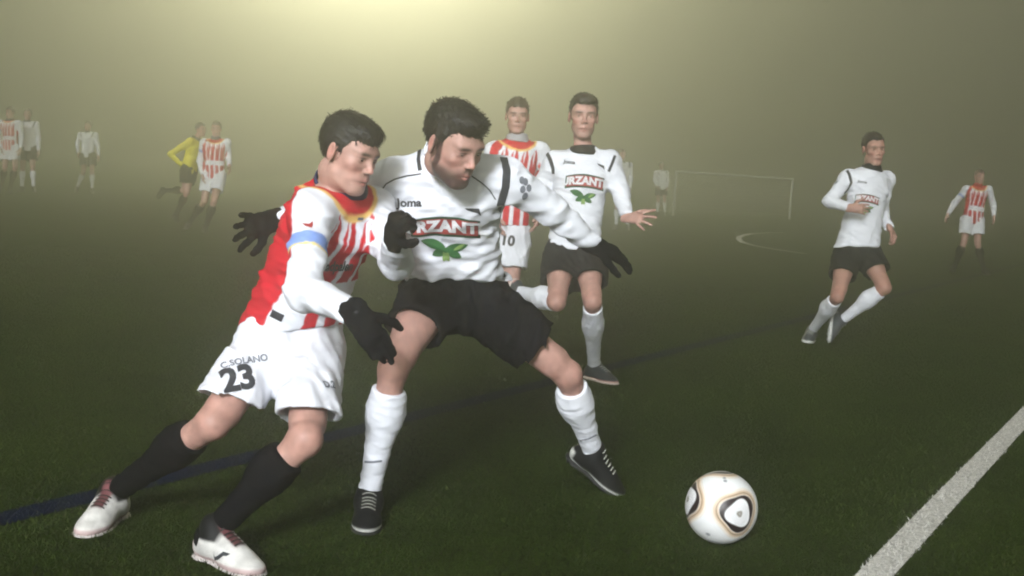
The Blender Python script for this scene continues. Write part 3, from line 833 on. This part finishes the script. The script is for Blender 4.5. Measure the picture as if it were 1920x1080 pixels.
    sho = link_mesh('shirt', V, F, M_FAB, body, shirt_colors(kit, V, T)); cl_shirt = Cloth(sho, V, F) if near else None
    # collar
    cdir = nrm(hb - nec + e * .05)
    crgb = shirt.get('collar', NAVY if kit == 'red' else BLACK)
    ca, cb = nec - e * .020, nec + cdir * (.036 if kit == 'red' else .024)
    Vc, Fc = carve([(1, Cut(Cut(Tube(ca, cb, np.array([.092, .076]) * g), cb, cdir), ca, -e), .0), (-1, Tube(ca - e * .05, cb + cdir * .05, np.array([.066, .064]) * g), .004)], min(vox, .005) if near else .008, wave=None)
    link_mesh('collar', soften(Vc, Fc, 1), Fc, M_FAB, sho, np.tile(crgb, (len(Vc), 1)))
    # ---- shorts
    srgb = np.array(shorts_rgb if shorts_rgb is not None else (WHITE if kit == 'red' else BLACK * 1.3))
    wt = Trunk([pel - e * .07, pel - e * .01, pel + e * .08], np.array([.150, .162, .150]) * g, np.array([.112, .118, .108]) * g, u0, u0)
    oo = [(1, wt, 0)]
    gs = gear or {}
    for s in 'RL':
        hi, kn = P['hi' + s], P['kn' + s]; t = nrm(kn - hi); hm = hi + (kn - hi) * (hem[s] if isinstance(hem, dict) else hem)
        hw = gs.get('leg_w', 1.0)
        hnn = nrm(t + np.asarray(gs.get('hemtilt' + s, (0, 0, 0)), float))
        oo.append((1, Cut(Tube(hi + t * -.01, hm + t * .09, np.array([.112, .112, .109, .106]) * g * hw, u0, 1.04), hm, hnn), .05))
    lt = []
    for s in 'RL':
        hi, kn = P['hi' + s], P['kn' + s]; t = nrm(kn - hi); hm = hi + (kn - hi) * (hem[s] if isinstance(hem, dict) else hem)
        lt.append(Tube(hm - t * .05, hm + t * .14, np.array([.086, .092, .092]) * g * hw, u0, 1.04))
    V, F = carve(oo, vox * .8, wave=folds(seed + 5, gs.get('amp', .006), .10, u0 + .2 * e), late=lt); V = soften(V, F, 2, .4)
    shs = link_mesh('shorts', V, F, M_FAB, body, np.tile(srgb, (len(V), 1))); cl_shorts = Cloth(shs, V, F) if near else None
    # ---- socks, boots
    krgb = np.array(sock_rgb if sock_rgb is not None else (BLACK * .9 if kit != 'white' else WHITE)); cl_sock = {}; cl_boot = {}
    bt = dict(dict(rgb=(.012, .012, .013), sole=(.02, .02, .02), lace=(.5, .5, .45), tongue=None), **(boot or {}))
    for s in 'RL':
        kn, an, kf = P['kn' + s], P['an' + s], P['kf' + s]; t = nrm(an - kn); top = kn + (an - kn) * gs.get('sock_top', .17)
        Ls = np.linalg.norm(an - kn)
        oo = [(1, Cut(Tube(kn + t * .02, an + t * .03, np.array([.058, .0595, .059, .055, .048, .043, .041, .042]) * g), top, -t), 0),
              (1, Cut(Ell(kn + (an - kn) * .38 - kf * .018 * g, np.array([.050, .050, .052]) * g), top, -t), .05),
              (1, Cut(Ell(kn + (an - kn) * .30 - kf * .016 * g, np.array([.050, .050, .052]) * g), top, -t), .05)]
        V, F = carve(oo, vox * .8, wave=folds(seed + 9, .0022, .05, t)); V = soften(V, F, 1, .4)
        so_ = link_mesh('sock', V, F, M_FAB, body, np.tile(krgb, (len(V), 1))); cl_sock[s] = Cloth(so_, V, F) if near else None
        upv = np.asarray((ups or {}).get(s, (0, 0, 1)), float) if (J['an' + s][0] == 'g' or s in (ups or {})) else nrm(kn - an)
        f_, l_, u_ = boot_frame(an, P['to' + s], upv)
        V, F = carve([(o_[0], Cut(o_[1], an - u_ * .080 * g * bt.get('size', 1), -u_), o_[2]) for o_ in boot_ops(an, f_, l_, u_, g * bt.get('size', 1))], min(vox, .012) * .7)
        V = soften(V, F, 1, .4); q = V - an; qa, qu, ql = q @ f_, q @ u_, q @ l_
        C = np.tile(np.array(bt['rgb'], float), (len(V), 1))
        if bt.get('trim') is not None:
            C = lay(C, stepf(-.064, -.070, qu), bt['trim']); C = lay(C, stepf(-.045, -.060, qa) * stepf(-.03, -.04, qu), bt['trim'])
        if bt.get('collar_rgb') is not None: C = lay(C, stepf(-.018, -.010, qu) * stepf(.07, .05, qa), bt['collar_rgb'])
        if bt['tongue'] is not None: C = lay(C, stepf(.022, .016, np.abs(ql)) * stepf(.02, .03, qa) * stepf(.125, .115, qa) * (qu > -.06), bt['tongue'])
        bo = link_mesh('boot', V, F, M_BOOT, body, C); cl_boot[s] = (Cloth(bo, V, F), an, f_, l_, u_) if near else None
        if vox < .02:
            V, F = carve(sole_ops(an, f_, l_, u_, g * bt.get('size', 1)), min(vox, .010) * .7); link_mesh('sole', V, F, M_BOOT, bo, np.tile(np.array(bt['sole'], float), (len(V), 1)))
        if near:
            cb_ = cl_boot[s][0]
            VV = []; FF = []
            for k in range(6):
                xs = .035 + .016 * k; pts = [an + f_ * xs + l_ * (w_ * .024 - .003) + u_ * .03 for w_ in np.linspace(-1, 1, 5)]
                dr = []
                for p in pts:
                    hh = cb_.b.ray_cast(Vector(p + u_ * .06), Vector(-u_), .25)
                    dr.append(np.array(hh[0]) + u_ * .002 if hh[0] is not None else p - u_ * .04)
                for a_, b_ in zip(dr[:-1], dr[1:]):
                    i = len(VV); w2 = f_ * bt.get('lace_w', .0028); h2 = u_ * .0028
                    VV += [a_ - w2, a_ + h2, a_ + w2, b_ - w2, b_ + h2, b_ + w2]; FF += [[i, i + 1, i + 4, i + 3], [i + 1, i + 2, i + 5, i + 4]]
            link_mesh('lace', np.array(VV), np.array(FF), print_mat('lace_%d' % int(bt['lace'][0] * 100), bt['lace']), bo)
    # ---- gloves
    if gloves:
        for s in 'RL':
            d, n, sd_, hh = hsets[s]; wr, el = P['wr' + s], P['el' + s]
            go = hand_ops(wr, d, n, sd_, hh.get('curl', .35), hh.get('spread', .1), .0028, hh.get('s', 1.0) * g)
            go.append((1, Cut(Tube(wr - nrm(wr - el) * .045, wr + d * .03, np.array([.036, .033, .030]) * g), wr - nrm(wr - el) * .03, el - wr), .02))
            V, F = carve(go, min(vox * .6, .004), wave=folds(seed + 31, .0018, .04)); V = soften(V, F, 1, .4); link_mesh('glove', V, F, M_FAB, body, np.tile(BLACK * .75, (len(V), 1)))
    PEOPLE[key] = dict(body=body, shirt=cl_shirt, shorts=cl_shorts, sock=cl_sock, boot=cl_boot, e=e, front=front, P=P, u=u1)
    return PEOPLE[key]

# ---- the two in front
W = person('white_main', dict(pel=(853, 540, 0), nec=(838, 288, -.34), shR=(742, 335, -.28), shL=(952, 338, -.30), elR=(615, 395, -.08), elL=(1032, 392, -.20), wrR=(510, 414, -.20), wrL=(1112, 460, -.08),
    hiR=(806, 560, 0.0), hiL=(902, 566, 0.0), knR=(738, 690, -.28), knL=(1064, 702, .11), anR=('g', 690, 972), anL=(1112, 846, .36), toR=('g', 684, 1010), toL=(1210, 898, .32)),
    (851, 268, -.53, 47, 24, -4, 1.04), 'white', 'dark haired bearded player in white shirt and black shorts lunging wide behind the ball', 4.31, vox=.0068,
    hair=dict(fine=.0028, eyes=True, gaze=(.05, 1, -.45), hair=.010, top=.005, line=.060, locks=4600, lock_len=.85, lift=.08, fringe=(0, .6, .35), stubble=1.0, seed=5, fat=1.03), gloves=True,
    hands=dict(R=dict(to=(445, 432, -.28), palm=(0, -1, -.2), curl=.28, spread=.35, thumb_to=(0, 0, -1)), L=dict(to=(1192, 490, -.04), palm=(.1, .5, -1), curl=.30, spread=.22, thumb_to=(.2, -1, -.5))),
    shirt=dict(hem=(868, 528, -.02), hem_n=-(CU * 1.0 + CR * .0), a=(.192, .180, .168, .188, .160, .075), b=(.135, .130, .118, .130, .10, .066), arm=.95, amp=.0060, collar=WHITE, panel=.026),
    gear=dict(leg_w=1.0, amp=.009, ), hem=dict(R=.47, L=.60), ups=dict(L=(.45, -.35, .80)), boot=dict(rgb=(.007, .007, .008), trim=(.50, .50, .46), sole=(.02, .02, .02), lace=(.30, .30, .26)), seed=3)
Rd = person('red_main', dict(pel=(548, 612, 0), nec=(640, 342, -.20), shR=(583, 402, -.32), shL=(702, 393, -.05), elR=(570, 548, -.50), elL=(744, 492, -.22), wrR=(668, 588, -.66), wrL=(739, 446, -.42),
    hiR=(505, 650, -.05), hiL=(588, 655, .03), knR=(400, 792, -.27), knL=(572, 824, -.37), anR=('g', 212, 972), anL=('g', 400, 1048), toR=('g', 104, 1036), toL=('g', 500, 1084)),
    (655, 286, -.28, 60, 17, 4, .965), 'red', 'black haired player in red and white stripes with number 23 on white shorts', 4.0, vox=.0068,
    hair=dict(fine=.0027, eyes=True, gaze=(.1, 1, -.35), hair=.011, top=.003, line=.052, locks=4600, lock_len=.95, lift=.03, front_droop=.25, fringe=(0, .45, -.75), seed=8), gloves=True,
    hands=dict(R=dict(to=(722, 668, -.64), palm=(-.35, .9, 0), curl=.16, spread=-.05, thumb_to=(.8, 0, .3), thumb=(.86, .34, .42)), L=dict(to=(744, 408, -.52), palm=(.75, .55, 0), curl=1.55, spread=.0, thumb_to=(-.2, -1, 0), thumb=(.45, .10, .95))),
    shirt=dict(hem=(538, 622, 0), hem_n=-(CU * 1.0 - CR * .12), a=(.165, .165, .158, .172, .15, .072), b=(.130, .130, .118, .125, .098, .064), arm=.93, amp=.0055),
    gear=dict(leg_w=.95, amp=.008, sock_top=.20, hemtiltR=(0, 0, -1.3), hemtiltL=(0, 0, -1.5)), hem=dict(R=.72, L=.76), boot=dict(rgb=(.62, .60, .57), trim=(.46, .34, .33), sole=(.52, .47, .45), lace=(.02, .02, .02), lace_w=.0046, size=1.08, collar_rgb=(.006, .006, .007), tongue=(.14, .05, .055)), seed=12)
HB = dict(hair_rgb=(.018, .014, .012), hair=.008, locks=0)
P12 = person('white_centre', dict(pel=(1077, 462, .02), nec=(1094, 282, -.05), shR=(1041, 305, -.02), shL=(1143, 303, -.04), elR=(1010, 356, .04), elL=(1164, 362, -.06), wrR=(1014, 394, -.10), wrL=(1176, 408, -.22),
    hiR=(1052, 486, .02), hiL=(1102, 484, .0), knR=(1044, 566, -.32), knL=(1111, 566, -.27), anR=(975, 548, .06), anL=('g', 1112, 712), toR=(962, 600, .12), toL=('g', 1172, 726)),
    (1094, 218, -.08, 2, 2, 0, 1.06), 'white', 'short haired white shirted player facing the camera with bare fingers spread', 7.02, vox=.0085,
    hair=dict(HB, fine=.0045, eyes=True, gaze=(0, 1, -.1), locks=1400, hair=.007, top=.008, line=.070, stubble=.15, lift=.3, lock_len=.7),
    hands=dict(L=dict(to=(1226, 412, -.30), palm=(.1, .8, -.6), curl=.16, spread=.55, thumb_to=(0, 0, 1)), R=dict(to=(1042, 412, -.25), palm=(.8, .2, 0))),
    shirt=dict(hem=(1075, 470, .02), hem_n=-CU, collar=BLACK, a=(.165, .160, .155, .175, .15, .075), amp=.005), gear=dict(sock_top=.08), hem=.55, g=.97, boot=dict(rgb=(.03, .035, .04), trim=(.55, .30, .26), sole=(.6, .5, .45), lace=(.5, .5, .45)), seed=22)
P6 = person('red_behind', dict(pel=(948, 432, 0), nec=(970, 262, 0), shR=(927, 284, 0), shL=(1014, 284, .05), elR=(915, 350, 0), elL=(1022, 352, .05), wrR=(930, 405, -.1), wrL=(1010, 400, -.05),
    hiR=(930, 448, 0), hiL=(966, 448, 0), knR=(928, 540, -.1), knL=(958, 540, -.05), anR=('g', 925, 640), anL=('g', 955, 650), toR=('g', 915, 665), toL=('g', 950, 676)),
    (970, 217, -.03, 4, 4, 0, 1.02), 'red', 'brown haired player in red and white stripes half hidden behind the bearded player', 8.45, vox=.0085,
    hair=dict(HB, fat=1.06, fine=.0045, eyes=True, locks=500, hair_rgb=(.035, .022, .014), hair=.011, line=.062), shirt=dict(hem=(950, 425, 0), hem_n=-CU, collar=np.array([.35, .34, .35]), a=(.165, .165, .155, .172, .15, .075)), hem=.6, g=.97, seed=31)
P8 = person('white_right', dict(pel=(1609, 462, 0), nec=(1634, 316, -.02), shR=(1590, 334, -.06), shL=(1662, 336, .10), elR=(1556, 378, -.14), elL=(1652, 398, .20), wrR=(1594, 390, -.30), wrL=(1668, 428, .06),
    hiR=(1588, 480, -.02), hiL=(1630, 480, .05), knR=(1570, 556, -.24), knL=(1658, 540, -.14), anR=('g', 1521, 640), anL=(1578, 601, .10), toR=('g', 1500, 652), toL=(1592, 655, .02)),
    (1638, 279, -.04, 8, 5, -4, 1.03), 'white', 'white shirted player running alone right of the goal with forearm across chest', 9.33, vox=.0095,
    skin=(.37, .20, .155), hair=dict(HB, fat=.95, fine=.0055, eyes=True, locks=800, line=.070, hair=.008, lock_len=.6), hands=dict(R=dict(to=(1640, 393, -.34), palm=(.1, .9, -.2), curl=.5, thumb_to=(0, 0, 1)), L=dict(to=(1680, 450, .04), palm=(-.8, .3, 0), curl=.9)),
    shirt=dict(hem=(1605, 464, 0), hem_n=-CU, collar=BLACK, a=(.190, .178, .160, .172, .145, .075), b=(.145, .135, .118, .126, .095, .062), amp=.005), gear=dict(sock_top=.10), hem=.50, g=.97, ups=dict(L=(.95, -.2, -.05), R=(.1, 0, 1)), boot=dict(rgb=(.05, .055, .065), trim=(.55, .55, .52), sole=(.6, .6, .58), lace=(.5, .5, .5)), seed=37)
def far(key, kit, label, d0, x, ytop, yfoot, lean=0.0, yaw=0, stride=(.10, .10), arms=((-.24, .40, -.22, .55), (.24, .40, .22, .55)), seed=50, feet=None, knees=None, vox=.014, tw=0.0, hair=None, head_dx=0.0, **kw):
    """distant figure: proportions down the figure between the crown and the sole, given in photo pixels"""
    H = yfoot - ytop; X = lambda a: x + a * H; Y = lambda b: ytop + b * H; D = d0; hm = H / FPX * D
    L = lambda b: lean * (.5 - b)
    cw = math.cos(R_(yaw + tw)); dw = math.sin(R_(yaw + tw)) * hm
    fR, fL = feet or ((-.07, .95, 0, -.10, .985), (.07, .95, 0, .08, .985))
    kR, kL = knees or ((-.06, .715, -.06), (.06, .715, -.06))
    J = dict(pel=(X(L(.47)), Y(.47), 0), nec=(X(L(.17)), Y(.165), 0), shR=(X(L(.2) - .105 * cw), Y(.20), -.105 * dw), shL=(X(L(.2) + .105 * cw), Y(.20), .105 * dw),
             elR=(X(arms[0][0]), Y(arms[0][1]), .05 - .08 * dw), wrR=(X(arms[0][2]), Y(arms[0][3]), -.08), elL=(X(arms[1][0]), Y(arms[1][1]), .05 + .08 * dw), wrL=(X(arms[1][2]), Y(arms[1][3]), -.08),
             hiR=(X(L(.5) - .053 * cw), Y(.50), -.05 * dw), hiL=(X(L(.5) + .053 * cw), Y(.50), .05 * dw), knR=(X(kR[0]), Y(kR[1]), kR[2]), knL=(X(kL[0]), Y(kL[1]), kL[2]),
             anR=(X(fR[0]), Y(fR[1]), fR[2]), anL=(X(fL[0]), Y(fL[1]), fL[2]), toR=(X(fR[3]), Y(fR[4]), fR[2] - .12), toL=(X(fL[3]), Y(fL[4]), fL[2] - .12))
    gg = hm / 1.78
    return person(key, J, (X(L(.075) + head_dx), Y(.075), -.02, yaw, 3, 0, gg * 1.0), kit, label, d0, vox=vox, hair=dict(HB, hair=.010, **(hair or {})), seed=seed, g=gg * .97, **kw)
far('red_right', 'red', 'striped player with black socks walking at the far right edge', 18.9, 1823, 316, 514, lean=.16, arms=((-.17, .33, -.235, .44), (.20, .34, .205, .46)), feet=((-.17, .93, 0, -.20, .985), (.11, .95, 0, .16, .99)), knees=((-.08, .70, -.05), (.05, .71, -.06)), shirt=dict(collar=RED * .6))
far('red_pair', 'red', 'striped player with white shorts running in front of the yellow referee', 18.4, 401, 226, 436, lean=.05, yaw=6, arms=((-.125, .36, -.10, .49), (.13, .31, .14, .41)), feet=((-.22, .915, .35, -.25, .97), (-.075, .96, -.1, -.07, 1.0)), knees=((-.085, .72, -.05), (.0, .72, -.22)), seed=61, hair=dict(hair_rgb=(.03, .022, .015)))
far('referee', 'ref', 'referee in yellow shirt running with one leg kicked back', 19.6, 354, 229, 412, lean=.22, yaw=58, arms=((-.19, .33, -.05, .46), (.10, .36, .16, .30)), feet=((-.245, .70, .1, -.26, .79), (-.13, .94, 0, -.10, .99)), knees=((-.04, .70, -.05), (-.02, .72, -.1)), seed=64, shorts_rgb=(.012, .012, .014), head_dx=.03)
far('red_left', 'red', 'striped player cut by the left edge of the pitch view', 27.0, 19, 199, 360, yaw=-10, arms=((-.14, .36, -.10, .50), (.14, .36, .12, .50)), seed=66, feet=((-.10, .93, .2, -.13, .98), (.0, .955, 0, .0, .99)), hair=dict(hair_rgb=(.03, .02, .014)))
far('white_left', 'white', 'white shirted player beside the striped player at the left edge', 27.4, 52, 202, 359, yaw=15, arms=((-.12, .36, -.08, .50), (.13, .36, .13, .52)), seed=67)
far('white_back', 'white', 'lone white shirted player standing far off between the left pair and the referee', 30.0, 165, 226, 360, yaw=-5, arms=((-.15, .33, -.14, .46), (.14, .35, .15, .50)), seed=68, feet=((-.15, .93, .2, -.17, .99), (.06, .96, 0, .07, 1.0)), vox=.016)
far('white_mist', 'white', 'faint white shirted player behind the elbow of the central player', 27.0, 1166, 279, 430, yaw=25, seed=70, arms=((-.10, .36, -.04, .48), (.11, .36, .10, .50)), vox=.016, hair=dict(hair_rgb=(.03, .022, .015)))
far('white_goal', 'white', 'barely visible white shirted figure standing at the left goal post', 38.0, 1240, 303, 404, yaw=20, seed=71, arms=((-.13, .34, -.08, .46), (.12, .36, .10, .50)), vox=.02)

# ---- prints on the cloth
K_INK = print_mat('dark_print', (.030, .032, .038)); GREYINK = print_mat('grey_print', (.16, .17, .20)); REDP = print_mat('red_print', (.30, .035, .035)); GRN = print_mat('green_print', (.03, .12, .035)); DGRN = print_mat('dark_green_print', (.012, .060, .030)); WHP = print_mat('white_print', (.72, .72, .74)); LGR = print_mat('pale_green_print', (.22, .34, .10))
def arc_band(wid, hgt, arch, n=16, taper=0.0):
    xs = np.linspace(-wid / 2, wid / 2, n); up = [(x, hgt / 2 * (1 - taper * abs(2 * x / wid)) - arch * x * x) for x in xs]; dn = [(x, -hgt / 2 - arch * x * x) for x in xs]
    V = [(x, y, 0) for x, y in up] + [(x, y, 0) for x, y in dn]; F = [[i, n + i, n + i + 1, i + 1] for i in range(n - 1)]
    return np.array(V), F
def leaf(L, W_, ang, cx=0, cy_=0):
    pts = []; n = 8
    for i in range(n + 1): t = i / n; pts.append((L * t, W_ * math.sin(math.pi * t) ** .8 / 2))
    for i in range(n - 1, 0, -1): t = i / n; pts.append((L * t, -W_ * math.sin(math.pi * t) ** .8 / 2))
    c, s = math.cos(ang), math.sin(ang)
    return poly_shape([(cx + c * x - s * y, cy_ + s * x + c * y) for x, y in pts])
def join_shapes(*sh):
    V = []; F = []
    for v, f in sh:
        b = len(V); V += [tuple(p) for p in v]; F += [[i + b for i in q] for q in f]
    return np.array(V), F
def sponsor(p, px, py, k, rot=0.0):
    c = p['shirt']; up = nrm(p['e'] + rot * p['u'])
    a = 1.2 / k
    place_print('sponsor_banner', c, px, py, arc_band(.268 * k, .092 * k, a, taper=.1), DGRN, up, .0022)
    place_print('sponsor_banner', c, px, py, arc_band(.250 * k, .070 * k, a), REDP, up, .0034)
    place_print('sponsor_lettering', c, px, py, text_shape('URZANTE', .050 * k, .004 * k, 1.0, a), WHP, up, .0052, .01)
    ly = -.115 * k
    place_print('sponsor_leaf', c, px, py, join_shapes(leaf(.10 * k, .04 * k, .25, -.01 * k, ly + .0), leaf(.10 * k, .045 * k, 2.9, .0, ly + .015 * k), leaf(.07 * k, .035 * k, -.5, .0, ly), leaf(.075 * k, .04 * k, 3.7, .01 * k, ly + .01 * k)), GRN, up, .0024)
    place_print('sponsor_leaf', c, px, py, join_shapes(leaf(.05 * k, .024 * k, -1.1, -.01 * k, ly - .005), leaf(.05 * k, .024 * k, -2.0, .01 * k, ly - .005), leaf(.055 * k, .016 * k, .6, .03 * k, ly + .0)), LGR, up, .0032)
def crest_bird(s): return join_shapes(poly_shape([(-.022 * s, .012 * s), (.004 * s, .006 * s), (.020 * s, .002 * s), (.022 * s, -.022 * s), (.012 * s, -.010 * s), (.0, -.004 * s), (-.012 * s, .002 * s)]))
c = W['shirt']; up = W['e']
place_print('maker_lettering', c, 768, 381, text_shape('Joma', .026, .0012, 1.25), K_INK, nrm(up - .1 * W['u']), .003)
place_print('crest', c, 886, 395, crest_bird(1.15), K_INK, nrm(up - .1 * W['u']), .003)
sponsor(W, 834, 424, .88, .03)
for pts in ([(716, 356), (724, 345), (740, 336), (762, 330), (790, 326)], [(884, 330), (902, 342), (918, 356), (929, 374)]):
    ribbon('seam', c, pts, .0045, K_INK)
ribbon('shoulder_panel', c, [(944, 296), (950, 320), (948, 350), (940, 378), (934, 396)], .026, K_INK, .003)
ribbon('collar_stripe', c, [(787, 282), (785, 300), (788, 320)], .014, K_INK, .003)
place_print('sleeve_patch', c, 984, 352, join_shapes(*[poly_shape([(x + .011 * math.cos(q), y + .013 * math.sin(q)) for q in np.linspace(0, 6.28, 9)[:-1]]) for x, y in ((0, .02), (.016, .0), (-.008, -.006), (.006, -.028), (-.014, .024))]), GREYINK, nrm(up + .3 * W['u']), .003)
ribbon('sock_band', W['sock']['R'], [(684, 866), (700, 866), (716, 864)], .008, GREYINK); ribbon('sock_band', W['sock']['L'], [(1088, 826), (1104, 822), (1118, 815)], .008, GREYINK)
c = Rd['shirt']; up = Rd['e']
place_print('sponsor_lettering', c, 637, 500, text_shape('adpalen', .034, .0016, .70), K_INK, nrm(up - .1 * Rd['u']), .003)
place_print('hem_badge', c, 519, 592, arc_band(.042, .026, 0), K_INK, nrm(up + .2 * Rd['u']), .003)
place_print('maker_emblem', c, 577, 420, poly_shape([(-.018, -.004), (.004, .002), (.010, .014), (.016, .002), (.016, -.008), (-.004, -.010)]), REDP, up, .003)
place_print('chest_emblem', c, 676, 410, arc_band(.022, .010, 0), GREYINK, up, .003)
c = Rd['shorts']
su = nrm(Rd['P']['hiR'] - Rd['P']['knR'] + .1 * CU)
place_print('number', c, 447, 711, text_shape('23', .078, .0048, .95), K_INK, nrm(CU - .16 * CR), .004)
place_print('name_lettering', c, 459, 676, text_shape('C.SOLANO', .022, .0008, .95), GREYINK, nrm(CU - .16 * CR), .004)
place_print('emblem', c, 617, 722, text_shape('D.2', .024, .0012), GREYINK, nrm(CU - .1 * CR), .004)
for s, px, py in (('L', 415, 1040),):
    b = Rd['boot'][s]
    place_print('boot_mark', b[0], px, py, poly_shape([(-.030, .004), (-.024, -.010), (-.012, -.004), (.006, .010), (.030, .006), (.020, -.002), (.008, -.002), (-.008, -.016), (-.026, -.020)]), K_INK, b[4], .003)
sponsor(P12, 1097, 339, .84); c = P12['shirt']; up = P12['e']
place_print('maker_lettering', c, 1068, 304, text_shape('Joma', .020, .001, 1.2), K_INK, up, .003); place_print('crest', c, 1126, 311, crest_bird(1.1), K_INK, up, .003)
ribbon('shoulder_panel', c, [(1026, 288), (1032, 300), (1037, 316), (1038, 326)], .022, K_INK, .003); ribbon('shoulder_panel', c, [(1153, 292), (1147, 308), (1141, 322)], .016, K_INK, .003)
sponsor(P8, 1627, 372, .70); c = P8['shirt']; up = P8['e']
place_print('maker_lettering', c, 1617, 341, text_shape('Joma', .020, .001, 1.2), K_INK, up, .003)
place_print('sleeve_patch', c, 1568, 342, poly_shape([(-.012, .016), (.012, .018), (.014, -.012), (-.008, -.018)]), GREYINK, up, .003)
ribbon('shoulder_panel', c, [(1584, 314), (1592, 326), (1596, 342), (1590, 354), (1580, 366)], .022, K_INK, .003)
place_print('number', P6['shorts'], 952, 452, text_shape('10', .07, .004), K_INK, P6['e'], .004)

# ------------------------------------------------------------------ fog
hz = bpy.data.materials.new('fog'); hz.use_nodes = True; nt = hz.node_tree
for n in list(nt.nodes):
    if n.type != 'OUTPUT_MATERIAL': nt.nodes.remove(n)
vol = nt.nodes.new('ShaderNodeVolumePrincipled'); vol.inputs['Color'].default_value = (.97, .97, .87, 1); vol.inputs['Density'].default_value = HAZE_DENSITY; vol.inputs['Anisotropy'].default_value = HAZE_G
out = [n for n in nt.nodes if n.type == 'OUTPUT_MATERIAL'][0]
nt.links.new(vol.outputs['Volume'], out.inputs['Volume'])
x0, x1, y0, y1, z0, z1 = -390, 390, -50, 690, -1.0, HAZE_TOP
V = [(x, y, z) for x in (x0, x1) for y in (y0, y1) for z in (z0, z1)]
F = [[0, 1, 3, 2], [4, 6, 7, 5], [0, 4, 5, 1], [2, 3, 7, 6], [0, 2, 6, 4], [1, 5, 7, 3]]
tag(link_mesh('haze', V, F, hz, smooth=False), kind='stuff')
